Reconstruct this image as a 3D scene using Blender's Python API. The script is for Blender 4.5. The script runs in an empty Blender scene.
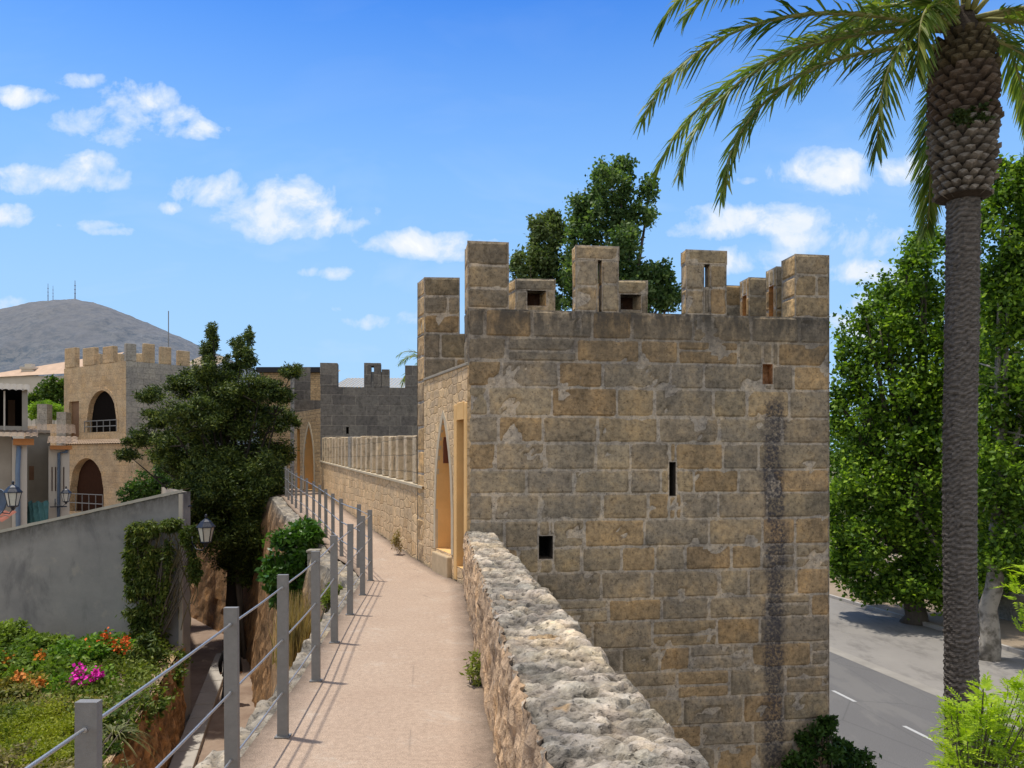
import bpy, bmesh, math, random
import numpy as np
from mathutils import Vector, Matrix, noise
random.seed(7); rng = np.random.default_rng(11)
SC = bpy.context.scene
COL = SC.collection
F = 769.0; HC = 1.71; HY = 460.0; CX = 512.0
R = math.radians
def at(px, py, Y): return Vector(((px-CX)/F*Y, Y, HC-(py-HY)/F*Y))
def ax(px, Y): return (px-CX)/F*Y
def az(py, Y): return HC-(py-HY)/F*Y

# ------------------------------------------------------------------ node helpers
class NT:
    def __init__(s, nt): s.t = nt; s.n = nt.nodes; s.l = nt.links
    def new(s, typ, **kw):
        n = s.n.new(typ)
        for k, v in kw.items(): setattr(n, k, v)
        return n
    def put(s, sock, v):
        if isinstance(v, bpy.types.NodeSocket): s.l.new(v, sock)
        elif isinstance(v, (tuple, list)) and len(v) == 3 and sock.type == 'RGBA': sock.default_value = (*v, 1)
        else: sock.default_value = v
    def math(s, op, a, b=None, c=None, clamp=False):
        n = s.new('ShaderNodeMath', operation=op, use_clamp=clamp)
        s.put(n.inputs[0], a)
        if b is not None: s.put(n.inputs[1], b)
        if c is not None: s.put(n.inputs[2], c)
        return n.outputs[0]
    def mix(s, f, a, b, blend='MIX'):
        n = s.new('ShaderNodeMix', data_type='RGBA', blend_type=blend)
        s.put(n.inputs[0], f); s.put(n.inputs[6], a); s.put(n.inputs[7], b)
        return n.outputs[2]
    def noise(s, vec, scale, detail=5, rough=.6, dist=0, col=False):
        n = s.new('ShaderNodeTexNoise')
        if vec is not None: s.put(n.inputs['Vector'], vec)
        n.inputs['Scale'].default_value = scale; n.inputs['Detail'].default_value = detail
        n.inputs['Roughness'].default_value = rough; n.inputs['Distortion'].default_value = dist
        return n.outputs['Color' if col else 'Fac']
    def ramp(s, f, stops):
        n = s.new('ShaderNodeValToRGB'); s.put(n.inputs[0], f)
        e = n.color_ramp.elements
        while len(e) < len(stops): e.new(.5)
        for i, (p, c) in enumerate(stops):
            e[i].position = p; e[i].color = (*c, 1) if isinstance(c, tuple) else (c, c, c, 1)
        return n.outputs[0]
    def map(s, vec, scale=(1,1,1), loc=(0,0,0), rot=(0,0,0)):
        n = s.new('ShaderNodeMapping'); s.put(n.inputs[0], vec)
        n.inputs[1].default_value = loc; n.inputs[2].default_value = rot; n.inputs[3].default_value = scale
        return n.outputs[0]
    def coord(s, k='Object'):
        return s.new('ShaderNodeTexCoord').outputs[k]
    def bump(s, h, strength=.5, dist=.02, nrm=None):
        n = s.new('ShaderNodeBump'); s.put(n.inputs['Height'], h)
        n.inputs['Strength'].default_value = strength; n.inputs['Distance'].default_value = dist
        if nrm: s.l.new(nrm, n.inputs['Normal'])
        return n.outputs[0]
MATS = {}; STX = 4.45
def mat(name, fn, rough=.9, spec=.2, metal=0):
    if name in MATS: return MATS[name]
    m = bpy.data.materials.new(name); m.use_nodes = True
    t = NT(m.node_tree); b = t.n['Principled BSDF']
    b.inputs['Roughness'].default_value = rough; b.inputs['Metallic'].default_value = metal
    b.inputs['Specular IOR Level'].default_value = spec
    r = fn(t, b)
    if r is not None:
        c, n = r if isinstance(r, tuple) and len(r) == 2 else (r, None)
        t.put(b.inputs['Base Color'], c)
        if n is not None: t.l.new(n, b.inputs['Normal'])
    MATS[name] = m
    return m
def plain(name, c, rough=.8, var=.25, scale=6, metal=0, spec=.15):
    def fn(t, b):
        v = t.coord(); n = t.noise(v, scale, 6)
        d = tuple(x*(1-var) for x in c); e = tuple(min(1, x*(1+var)) for x in c)
        return t.mix(n, d, e), t.bump(t.noise(v, scale*8, 4), .3, .01)
    return mat(name, fn, rough, spec, metal)

def stone_fn(stain=False, grey=0.0, topdark=None, bump=.6, streaks=True):
    # colour attribute 'tint' x mottling, pits, lichen
    def fn(t, b):
        a = t.new('ShaderNodeVertexColor', layer_name='tint').outputs[0]
        v = t.coord()
        n1 = t.noise(v, 2.3, 5, .68); n2 = t.noise(v, 14, 5, .72); n3 = t.noise(v, 55, 3, .7)
        c = t.mix(1, a, t.ramp(n2, [(.28, (.43,.40,.36)), (.5, (1.02,.98,.93)), (.75, (1.5,1.42,1.27))]), 'MULTIPLY')
        c = t.mix(1, c, t.ramp(n1, [(.3, (.55,.57,.60)), (.5, (.95,.95,.95)), (.72, (1.32,1.2,1.0))]), 'MULTIPLY')
        c = t.mix(1, c, t.ramp(t.noise(t.map(v, (1,1,.7)), .75, 5, .7), [(.35, (.72,.74,.78)), (.6, (1.08,1.05,1.0))]), 'MULTIPLY')
        # dark lichen
        li = t.ramp(t.noise(v, 5.5, 5, .78, .6), [(.56, 0.), (.68, 1.)])
        c = t.mix(t.math('MULTIPLY', li, .42), c, (.085,.075,.065))
        pale = t.ramp(t.noise(t.map(v, loc=(7,3,1)), 8, 5, .78, .4), [(.6, 0.), (.72, 1.)])
        c = t.mix(t.math('MULTIPLY', pale, .35), c, (.36,.34,.30))
        pits = t.ramp(t.noise(v, 38, 4, .5), [(.30, 0.), (.38, 1.)])
        c = t.mix(t.math('MULTIPLY', t.math('SUBTRACT', 1, pits), .6), c, (.04,.035,.03))
        sx = t.new('ShaderNodeSeparateXYZ'); t.l.new(v, sx.inputs[0])
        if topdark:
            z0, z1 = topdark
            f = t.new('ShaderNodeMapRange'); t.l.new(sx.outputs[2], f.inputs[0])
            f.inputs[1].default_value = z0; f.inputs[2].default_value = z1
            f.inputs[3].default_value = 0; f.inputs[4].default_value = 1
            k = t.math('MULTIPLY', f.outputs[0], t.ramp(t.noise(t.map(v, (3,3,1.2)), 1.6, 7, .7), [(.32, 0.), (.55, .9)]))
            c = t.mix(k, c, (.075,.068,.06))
        if stain:
            xc = t.math('ADD', sx.outputs[0], t.math('MULTIPLY', t.math('SUBTRACT', t.noise(t.map(v, (1,1,.5)), 1.5, 5), .5), .35))
            d = t.math('ABSOLUTE', t.math('SUBTRACT', xc, STX))
            d = t.math('ADD', d, t.math('MULTIPLY', t.math('SUBTRACT', t.noise(v, 5, 5, .75), .5), .34))
            k = t.ramp(d, [(.10, 1.), (.20, .0)])
            zf = t.new('ShaderNodeMapRange'); t.l.new(sx.outputs[2], zf.inputs[0])
            zf.inputs[1].default_value = 2.72; zf.inputs[2].default_value = 2.5
            zf.inputs[3].default_value = 0; zf.inputs[4].default_value = 1
            k = t.math('MULTIPLY', k, zf.outputs[0])
            k = t.math('MULTIPLY', k, t.ramp(t.noise(v, 22, 5, .75), [(.36, .1), (.56, .92)]))
            c = t.mix(k, c, (.055,.053,.063))
        h = t.math('ADD', t.math('MULTIPLY', n2, .6), t.math('MULTIPLY', n3, .35))
        h = t.math('ADD', h, t.math('MULTIPLY', pits, .25))
        return c, t.bump(h, bump, .03)
    return fn

def brick_fn(c1, c2, mortar, w, h, msize=.012, lump=.5, dist=.02, wall=True, lichen=.3, cmix=None):
    # masonry for walls seen from afar: object coords, x along, z up
    def fn(t, b):
        v = t.coord()
        s = t.new('ShaderNodeSeparateXYZ'); t.l.new(v, s.inputs[0])
        cb = t.new('ShaderNodeCombineXYZ')
        t.put(cb.inputs[0], t.math('ADD', s.outputs[0], t.math('MULTIPLY', s.outputs[1], .731)))
        t.put(cb.inputs[1], s.outputs[2])
        ds = t.new('ShaderNodeVectorMath', operation='SCALE')
        dn = t.new('ShaderNodeVectorMath', operation='SUBTRACT')
        t.l.new(t.noise(v, 4, 3, .5, col=True), dn.inputs[0]); dn.inputs[1].default_value = (.5,.5,.5)
        t.l.new(dn.outputs[0], ds.inputs[0]); ds.inputs[3].default_value = dist*4
        ad = t.new('ShaderNodeVectorMath', operation='ADD')
        t.l.new(cb.outputs[0], ad.inputs[0]); t.l.new(ds.outputs[0], ad.inputs[1])
        br = t.new('ShaderNodeTexBrick'); t.l.new(ad.outputs[0], br.inputs[0])
        br.inputs['Scale'].default_value = 1; br.inputs['Brick Width'].default_value = w
        br.inputs['Row Height'].default_value = h; br.inputs['Mortar Size'].default_value = msize
        br.inputs['Mortar Smooth'].default_value = .4
        t.put(br.inputs['Color1'], c1); t.put(br.inputs['Color2'], c2); t.put(br.inputs['Mortar'], mortar)
        c = br.outputs[0]
        n1 = t.noise(v, 1.1, 7, .65); n2 = t.noise(v, 9, 8, .72)
        if cmix: c = t.mix(t.ramp(t.noise(v, .7, 6, .65), [(.42, 0.), (.6, .75)]), c, cmix)
        c = t.mix(1, c, t.ramp(n2, [(.28, (.45,.43,.4)), (.5, (1,1,1)), (.75, (1.4,1.36,1.3))]), 'MULTIPLY')
        c = t.mix(1, c, t.ramp(n1, [(.3, (.7,.7,.72)), (.6, (1.05,1.03,1)), (.8, (1.25,1.2,1.1))]), 'MULTIPLY')
        li = t.ramp(t.noise(t.map(v, (1,1,.5)), 3, 8, .75, .5), [(.55, 0.), (.7, 1.)])
        c = t.mix(t.math('MULTIPLY', li, lichen), c, (.05,.048,.045))
        hh = t.math('ADD', t.math('MULTIPLY', n2, .7), t.math('MULTIPLY', br.outputs[1], -.6))
        return c, t.bump(hh, lump, .05)
    return fn

def rubble_fn(cols, mortar, sx, sz, lump=1.0, lichen=.15):
    def fn(t, b):
        v = t.coord(); s = t.new('ShaderNodeSeparateXYZ'); t.l.new(v, s.inputs[0])
        cb = t.new('ShaderNodeCombineXYZ')
        t.put(cb.inputs[0], t.math('MULTIPLY', t.math('ADD', s.outputs[0], t.math('MULTIPLY', s.outputs[1], .7)), 1/sx))
        t.put(cb.inputs[1], t.math('MULTIPLY', s.outputs[2], 1/sz))
        ad = t.new('ShaderNodeVectorMath', operation='ADD'); t.l.new(cb.outputs[0], ad.inputs[0])
        ds = t.new('ShaderNodeVectorMath', operation='SCALE'); t.l.new(t.noise(v, 5, 3, .5, col=True), ds.inputs[0]); ds.inputs[3].default_value = .5
        t.l.new(ds.outputs[0], ad.inputs[1])
        ve = t.new('ShaderNodeTexVoronoi', feature='DISTANCE_TO_EDGE', voronoi_dimensions='2D'); t.l.new(ad.outputs[0], ve.inputs['Vector']); ve.inputs['Scale'].default_value = 1; ve.inputs['Randomness'].default_value = .55
        vc = t.new('ShaderNodeTexVoronoi', feature='F1', voronoi_dimensions='2D'); t.l.new(ad.outputs[0], vc.inputs['Vector']); vc.inputs['Scale'].default_value = 1; vc.inputs['Randomness'].default_value = .55
        sc = t.new('ShaderNodeSeparateColor'); t.l.new(vc.outputs['Color'], sc.inputs[0])
        c = t.ramp(sc.outputs[0], [(i/(len(cols)-1), q) for i, q in enumerate(cols)])
        e = t.ramp(ve.outputs[0], [(.0, 0.), (.09, 1.)])
        c = t.mix(e, mortar, c)
        n2 = t.noise(v, 13, 5, .72)
        c = t.mix(1, c, t.ramp(n2, [(.28, (.55,.52,.48)), (.5, (1,1,1)), (.75, (1.35,1.3,1.2))]), 'MULTIPLY')
        c = t.mix(1, c, t.ramp(t.noise(v, 1.2, 5, .65), [(.3, (.74,.73,.72)), (.6, (1.05,1.04,1.02)), (.8, (1.2,1.17,1.1))]), 'MULTIPLY')
        li = t.ramp(t.noise(t.map(v, (1,1,.5)), 3, 5, .78, .5), [(.56, 0.), (.7, 1.)])
        c = t.mix(t.math('MULTIPLY', li, lichen), c, (.09,.075,.06))
        return c, t.bump(t.math('ADD', t.math('MULTIPLY', e, .8), t.math('MULTIPLY', n2, .6)), lump, .035)
    return fn
def leaf_mat(name, cols, trans=.35, scale=.6, rough=.55):
    if name in MATS: return MATS[name]
    m = bpy.data.materials.new(name); m.use_nodes = True
    t = NT(m.node_tree); b = t.n['Principled BSDF']; out = t.n['Material Output']
    g = t.new('ShaderNodeNewGeometry')
    k = len(cols)
    c = t.ramp(g.outputs['Random Per Island'], [(i/(k-1) if k > 1 else 0, cols[i]) for i in range(k)])
    c = t.mix(1, c, t.ramp(t.noise(t.coord(), scale, 3), [(.32, (.58,.66,.6)), (.62, (1.28,1.2,1.0))]), 'MULTIPLY')
    t.put(b.inputs['Base Color'], c); b.inputs['Roughness'].default_value = rough
    b.inputs['Specular IOR Level'].default_value = .25
    tr = t.new('ShaderNodeBsdfTranslucent')
    t.put(tr.inputs[0], t.mix(1, c, (1.25,1.35,.55), 'MULTIPLY'))
    mx = t.new('ShaderNodeMixShader'); mx.inputs[0].default_value = trans
    t.l.new(b.outputs[0], mx.inputs[1]); t.l.new(tr.outputs[0], mx.inputs[2])
    t.l.new(mx.outputs[0], out.inputs[0])
    MATS[name] = m; return m

# ------------------------------------------------------------------ object helpers
def tag(o, label=None, cat=None, group=None, kind=None):
    if label: o['label'] = label
    if cat: o['category'] = cat
    if group: o['group'] = group
    if kind: o['kind'] = kind
    return o
def empty(name, loc=(0,0,0), rz=0, label=None, cat=None, group=None):
    o = bpy.data.objects.new(name, None); COL.objects.link(o)
    o.location = loc; o.rotation_euler = (0,0,rz); o.empty_display_size = .2
    return tag(o, label, cat, group)
class MB:
    def __init__(s): s.v = []; s.f = []; s.c = []
    def quad(s, a, b, c, d, col=None):
        i = len(s.v); s.v += [tuple(a), tuple(b), tuple(c), tuple(d)]; s.f.append((i,i+1,i+2,i+3))
        s.c += [col or (1,1,1)]*4
    def poly(s, pts, col=None):
        i = len(s.v); s.v += [tuple(p) for p in pts]; s.f.append(tuple(range(i, i+len(pts)))); s.c += [col or (1,1,1)]*len(pts)
    def box(s, x0, x1, y0, y1, z0, z1, M=None, col=None, sk=(0,0)):
        p = [Vector((x, y, z)) for z in (z0, z1) for x, y in ((x0,y0),(x1,y0),(x1,y1),(x0,y1))]
        if M: p = [M @ q for q in p]
        i = len(s.v); s.v += [tuple(q) for q in p]; s.c += [col or (1,1,1)]*8
        for f in ((0,3,2,1),(4,5,6,7),(0,1,5,4),(1,2,6,5),(2,3,7,6),(3,0,4,7)): s.f.append(tuple(i+k for k in f))
    def bar(s, a, b, w, d=None, up=Vector((0,0,1)), col=None):
        a = Vector(a); b = Vector(b); d = d or w; z = (b-a); L = z.length; z.normalize()
        x = z.cross(up)
        if x.length < 1e-3: x = Vector((1,0,0))
        x.normalize(); y = z.cross(x)
        M = Matrix((( x.x,y.x,z.x,a.x),(x.y,y.y,z.y,a.y),(x.z,y.z,z.z,a.z),(0,0,0,1)))
        s.box(-w/2, w/2, -d/2, d/2, 0, L, M, col)
    def tube(s, pts, rad, n=8, col=None, cap=True):
        pts = [Vector(p) for p in pts]
        if not isinstance(rad, (list, tuple)): rad = [rad]*len(pts)
        rings = []
        for k, p in enumerate(pts):
            d = (pts[min(k+1, len(pts)-1)]-pts[max(k-1, 0)])
            if d.length < 1e-6: d = Vector((0,0,1))
            d.normalize()
            x = d.cross(Vector((.13,.97,.21))).normalized(); y = d.cross(x)
            i = len(s.v)
            for j in range(n):
                q = 2*math.pi*j/n
                s.v.append(tuple(p+(x*math.cos(q)+y*math.sin(q))*rad[k])); s.c.append(col or (1,1,1))
            rings.append(i)
        for a, b in zip(rings, rings[1:]):
            for j in range(n): s.f.append((a+j, a+(j+1)%n, b+(j+1)%n, b+j))
        if cap:
            s.f.append(tuple(rings[0]+j for j in range(n))[::-1]); s.f.append(tuple(rings[-1]+j for j in range(n)))
    def lathe(s, prof, n=16, o=(0,0,0), col=None, ph=0):
        i0 = len(s.v)
        for r, z in prof:
            for j in range(n):
                q = 2*math.pi*j/n+ph; s.v.append((o[0]+r*math.cos(q), o[1]+r*math.sin(q), o[2]+z)); s.c.append(col or (1,1,1))
        for k in range(len(prof)-1):
            for j in range(n):
                a = i0+k*n; s.f.append((a+j, a+(j+1)%n, a+n+(j+1)%n, a+n+j))
    def build(s, name, m, parent=None, smooth=False, loc=None, rz=0, M=None, bevel=0):
        me = bpy.data.meshes.new(name); me.from_pydata(s.v, [], s.f)
        me.materials.append(m)
        a = me.color_attributes.new('tint', 'FLOAT_COLOR', 'POINT')
        a.data.foreach_set('color', np.array([(*c, 1) for c in s.c], dtype=np.float32).ravel())
        if smooth: me.polygons.foreach_set('use_smooth', [True]*len(me.polygons))
        me.update()
        o = bpy.data.objects.new(name, me); COL.objects.link(o)
        if parent: o.parent = parent
        if M is not None: o.matrix_local = M
        if loc is not None: o.location = loc
        if rz: o.rotation_euler = (0,0,rz)
        if bevel:
            b = o.modifiers.new('b', 'BEVEL'); b.width = bevel; b.segments = 2; b.limit_method = 'ANGLE'
        return o
def raw(name, V, Fc, m, parent=None):
    me = bpy.data.meshes.new(name)
    n = len(V); k = Fc.shape[1]
    me.vertices.add(n); me.vertices.foreach_set('co', V.astype(np.float32).ravel())
    me.loops.add(Fc.size); me.loops.foreach_set('vertex_index', Fc.astype(np.int32).ravel())
    me.polygons.add(len(Fc)); me.polygons.foreach_set('loop_start', np.arange(0, Fc.size, k, dtype=np.int32))
    me.update(calc_edges=True); me.materials.append(m)
    o = bpy.data.objects.new(name, me); COL.objects.link(o)
    if parent: o.parent = parent
    return o
def leaves(name, P, size, m, parent=None, aspect=.55, droop=0., jit=.35, up=.35):
    """P (N,3): one folded leaf (two triangles as a bent quad) per point"""
    N = len(P)
    d = rng.normal(size=(N,3)); d[:,2] = d[:,2]*.8-droop; d /= np.linalg.norm(d, axis=1, keepdims=True)
    r = rng.normal(size=(N,3)); r[:,2] += up*0; s = np.cross(d, r); s /= np.linalg.norm(s, axis=1, keepdims=True)+1e-9
    nn = np.cross(s, d)
    L = size*(1+jit*rng.uniform(-1,1,size=(N,1)))
    w = L*aspect*.5
    a = P; b = P+d*L*.5+s*w+nn*L*.08; c = P+d*L; e = P+d*L*.5-s*w+nn*L*.08
    V = np.stack([a,b,c,e], axis=1).reshape(-1,3)
    Fc = np.arange(4*N).reshape(-1,4)
    return raw(name, V, Fc, m, parent)
def blob_points(blobs, per, sub=14, tight=.28, shell=.55):
    """blobs (x,y,z,rx,ry,rz): leaves gather in sub-clumps spread through the outer half of each ellipsoid"""
    out = []
    vol = np.array([b[3]*b[4]*b[5] for b in blobs])**(2/3); vol /= vol.sum()
    for b, w in zip(blobs, vol):
        n = int(per*w)+8
        k = max(4, int(sub*1))
        d = rng.normal(size=(k,3)); d /= np.linalg.norm(d, axis=1, keepdims=True)
        rr = shell+(1-shell)*rng.uniform(0,1,size=(k,1))**.7
        cs = d*rr
        sel = rng.integers(0, k, n)
        sz = tight*rng.uniform(.6, 1.35, size=(k,1))
        p = cs[sel]+rng.normal(size=(n,3))*sz[sel]*.55
        out.append(p*np.array(b[3:6])+np.array(b[:3]))
    return np.concatenate(out)

# ------------------------------------------------------------------ camera, light, sky
cam = bpy.data.cameras.new('camera'); co = bpy.data.objects.new('camera', cam); COL.objects.link(co)
co.location = (0,0,HC); co.rotation_euler = (R(90),0,0)
cam.sensor_width = 36; cam.lens = F/1024*36; cam.shift_y = (HY-384)/1024; cam.clip_end = 6000; cam.clip_start = .05
SC.camera = co
SUN_EL = 76; SD = Vector((-.93,.36,0)).normalized()
sv = Vector((SD.x*math.cos(R(SUN_EL)), SD.y*math.cos(R(SUN_EL)), math.sin(R(SUN_EL))))
sl = bpy.data.lights.new('sun', 'SUN'); so = bpy.data.objects.new('sun', sl); COL.objects.link(so)
sl.energy = 4.3; sl.angle = R(1.8); sl.color = (1,.94,.84)
so.rotation_euler = sv.to_track_quat('Z','Y').to_euler()
W = bpy.data.worlds.new('World'); SC.world = W; W.use_nodes = True
t = NT(W.node_tree); bg = t.n['Background']
sky = t.new('ShaderNodeTexSky', sky_type='NISHITA'); sky.sun_disc = False
sky.sun_elevation = R(SUN_EL); sky.sun_rotation = math.atan2(SD.x, SD.y)
sky.air_density = 1.0; sky.dust_density = .35; sky.ozone_density = 2.5; sky.altitude = 50
gen = t.coord('Generated'); s3 = t.new('ShaderNodeSeparateXYZ'); t.l.new(gen, s3.inputs[0])
skyc = t.mix(1, sky.outputs[0], (.31,.93,1.78), 'MULTIPLY')
zz = t.math('MAXIMUM', s3.outputs[2], 0)
skyc = t.mix(t.ramp(zz, [(.0, .97), (.2, .92), (.34, .74), (.53, .04)]), skyc, t.mix(t.ramp(zz, [(.05, 0.), (.35, 1.)]), (4.0,6.2,8.6), (2.7,5.2,8.7)))
skyc = t.mix(t.ramp(zz, [(.58, 0.), (.82, .75)]), skyc, (3.4,3.7,4.5))  # added unseen pale veil overhead, makes the bluish ambient light more neutral
yy = t.math('MAXIMUM', s3.outputs[1], .05)
U = t.math('DIVIDE', s3.outputs[0], yy); V = t.math('DIVIDE', s3.outputs[2], yy)
uv = t.new('ShaderNodeCombineXYZ'); t.put(uv.inputs[0], U); t.put(uv.inputs[1], V)
nz = t.noise(uv.outputs[0], 13, 6, .6, .3); nzw = t.noise(t.map(uv.outputs[0], (1,1.8,1)), 7, 3, .65, .5)
CL = [(122,124,58,17,.9),(135,103,30,16,.9),(190,132,36,10,.7),(68,178,46,13,.9),(82,168,26,15,.9),(30,172,30,8,.6),
      (287,216,58,18,1),(292,200,34,18,1),(330,222,36,14,.7),(210,190,30,15,.85),(228,180,18,10,.5),(172,208,12,6,.5),
      (415,243,48,11,.85),(455,250,40,10,.8),(28,97,26,9,.75),(75,80,26,8,.6),(12,217,24,9,.6),(80,225,36,7,.55),(110,232,26,5,.4),
      (330,273,30,7,.6),(372,210,12,7,.4),(380,322,44,8,.45),(410,318,24,8,.45),(8,303,26,8,.6),(332,309,16,5,.3),
      (820,174,44,18,.9),(905,170,34,12,.7),(750,180,16,6,.4),(700,232,46,10,.7),(780,222,70,16,.95),(835,240,76,16,.85),(760,258,60,14,.7),
      (855,272,52,13,.8),(860,300,40,12,.5),(850,330,40,16,.45)]
M_ = None; SH = None
for (px,py,a,b,k) in CL:
    sa, sb = F/(a*1.42), F/(b*1.42)
    q = t.new('ShaderNodeVectorMath', operation='MULTIPLY_ADD'); t.l.new(uv.outputs[0], q.inputs[0])
    q.inputs[1].default_value = (sa, sb, 0); q.inputs[2].default_value = (-(px-CX)/F*sa, -(HY-py)/F*sb, 0)
    dt = t.new('ShaderNodeVectorMath', operation='DOT_PRODUCT'); t.l.new(q.outputs[0], dt.inputs[0]); t.l.new(q.outputs[0], dt.inputs[1])
    e = t.math('SUBTRACT', k, dt.outputs['Value'])
    M_ = e if M_ is None else t.math('SMOOTH_MAX', M_, e, .3)
dens = t.math('ADD', M_, t.math('MULTIPLY', t.math('SUBTRACT', nz, .51), 4.2))
dens = t.math('ADD', dens, t.math('MULTIPLY', t.math('SUBTRACT', nzw, .5), 1.0))
fac = t.ramp(t.math('MULTIPLY', dens, .55), [(.03, 0.), (.20, .45), (.46, .98)])
haze = t.math('MULTIPLY', t.ramp(t.noise(t.map(uv.outputs[0], (1,2.6,1)), 3.2, 4, .6, .4), [(.5, 0.), (.75, .35)]), t.ramp(t.math('ABSOLUTE', V), [(.1, 1.), (.45, .15)]))
skyc = t.mix(haze, skyc, (7.0,7.8,8.6))
shade = t.ramp(t.math('ADD', t.math('MULTIPLY', dens, .5), t.math('MULTIPLY', t.noise(t.map(uv.outputs[0], loc=(.0,-.012,0)), 13, 4, .6, .3), -.35)), [(.1,(6.2,7.2,8.6)), (.38,(7.6,8.0,8.6)), (.6,(9.0,9.0,9.0))])
skyc = t.mix(fac, skyc, shade)
# added unseen bright cloud behind the camera, neutral fill for camera-facing walls
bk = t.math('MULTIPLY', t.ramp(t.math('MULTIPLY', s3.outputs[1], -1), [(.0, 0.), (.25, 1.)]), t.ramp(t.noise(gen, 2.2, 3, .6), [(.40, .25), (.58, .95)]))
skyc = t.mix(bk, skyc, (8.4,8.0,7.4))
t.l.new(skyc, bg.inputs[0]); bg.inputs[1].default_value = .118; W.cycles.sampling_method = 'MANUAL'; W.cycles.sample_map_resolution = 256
SC.view_settings.view_transform = 'Standard'; SC.view_settings.look = 'None'; SC.view_settings.exposure = 0
SC.cycles.max_bounces = 4; SC.cycles.diffuse_bounces = 3; SC.cycles.transparent_max_bounces = 8

# ------------------------------------------------------------------ materials
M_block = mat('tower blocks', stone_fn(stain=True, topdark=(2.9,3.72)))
M_blk2 = mat('battlement blocks', stone_fn())
M_rubtop = mat('rubble top', stone_fn(bump=.9))
M_gold = mat('golden rubble masonry', brick_fn((.42,.29,.16),(.52,.37,.21),(.33,.25,.16),.26,.13,.014,.8,.03,lichen=.2), .95)
M_goldsm = plain('golden dressed stone', (.72,.45,.19), .9, .22, 3)
M_arch = plain('pale dressed stone', (.50,.42,.30), .9, .2, 4)
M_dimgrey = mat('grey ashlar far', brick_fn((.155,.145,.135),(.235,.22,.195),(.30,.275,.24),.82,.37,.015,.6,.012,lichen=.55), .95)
M_graymas = mat('pale grey ashlar', brick_fn((.30,.28,.24),(.38,.34,.28),(.25,.23,.20),.7,.36,.012,.5,.01,lichen=.25), .95)
M_ochre = mat('ochre town masonry', brick_fn((.40,.26,.14),(.47,.33,.19),(.30,.22,.14),.45,.24,.016,.8,.02,lichen=.2,cmix=(.42,.33,.24)), .95)
M_ochre2 = mat('ochre rubble', stone_fn(bump=.9))
M_dark = plain('dark opening', (.012,.010,.009), 1., spec=0)
M_galv = plain('galvanised steel', (.22,.215,.205), .55, .25, 30, .25, .4)
M_cable = plain('steel cable', (.5,.5,.5), .35, .1, 40, .8, .5)
M_black = plain('black painted iron', (.014,.018,.03), .45, .2, 20, .2, .5)
M_bark = mat('bark', lambda t, b: (t.mix(t.noise(t.map(t.coord(), (4,4,.8)), 3, 6, .7), (.055,.045,.035), (.17,.145,.115)), t.bump(t.noise(t.map(t.coord(), (6,6,1)), 4, 6, .7), .8, .03)))
M_bark_pale = mat('pale plane bark', lambda t, b: (t.mix(t.ramp(t.noise(t.coord(), 3, 5, .6), [(.4, 0.), (.55, 1.)]), (.14,.125,.10), (.34,.31,.26)), t.bump(t.noise(t.coord(), 6, 6, .7), .5, .02)))
def path_fn(t, b):
    v = t.coord(); s = t.new('ShaderNodeSeparateXYZ'); t.l.new(v, s.inputs[0])
    n = t.noise(v, 140, 3, .7); m = t.noise(v, 1.3, 6, .65); q = t.noise(v, 26, 6, .7)
    c = t.mix(m, (.35,.255,.19), (.46,.36,.275))
    c = t.mix(1, c, t.ramp(n, [(.34, (.55,.55,.56)), (.5, (1,1,1)), (.66, (1.3,1.28,1.25))]), 'MULTIPLY')
    c = t.mix(1, c, t.ramp(q, [(.3, (.78,.77,.76)), (.6, (1.06,1.05,1.04))]), 'MULTIPLY')
    # worn cross joints every ~1.3 m
    y = t.math('ADD', s.outputs[1], t.math('MULTIPLY', t.noise(v, .8, 2), .12))
    j = t.math('ABSOLUTE', t.math('SUBTRACT', t.math('FRACT', t.math('DIVIDE', y, 1.27)), .5))
    jf = t.ramp(j, [(.0, .55), (.008, 0.)])
    c = t.mix(t.math('MULTIPLY', jf, t.noise(v, 12, 3)), c, (.22,.15,.11))
    st = t.ramp(t.noise(v, 2.6, 8, .75, .8), [(.56, 0.), (.72, .5)])
    c = t.mix(st, c, (.50,.44,.37))
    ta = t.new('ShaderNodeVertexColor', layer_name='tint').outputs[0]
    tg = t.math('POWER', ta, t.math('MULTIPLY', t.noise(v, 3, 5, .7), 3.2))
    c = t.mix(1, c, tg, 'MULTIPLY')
    ck = t.new('ShaderNodeTexVoronoi', feature='DISTANCE_TO_EDGE'); t.l.new(t.map(v, (.8,.35,1)), ck.inputs[0]); ck.inputs['Scale'].default_value = 1.1
    c = t.mix(t.math('MULTIPLY', t.ramp(ck.outputs[0], [(.0, .6), (.006, 0.)]), t.ramp(t.noise(v, 1.1, 3), [(.5,0.),(.6,1.)])), c, (.14,.11,.09))
    return c, t.bump(t.math('ADD', t.math('MULTIPLY', n, .5), q), .35, .006)
M_path = mat('pink concrete walkway', path_fn, .95)
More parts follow.
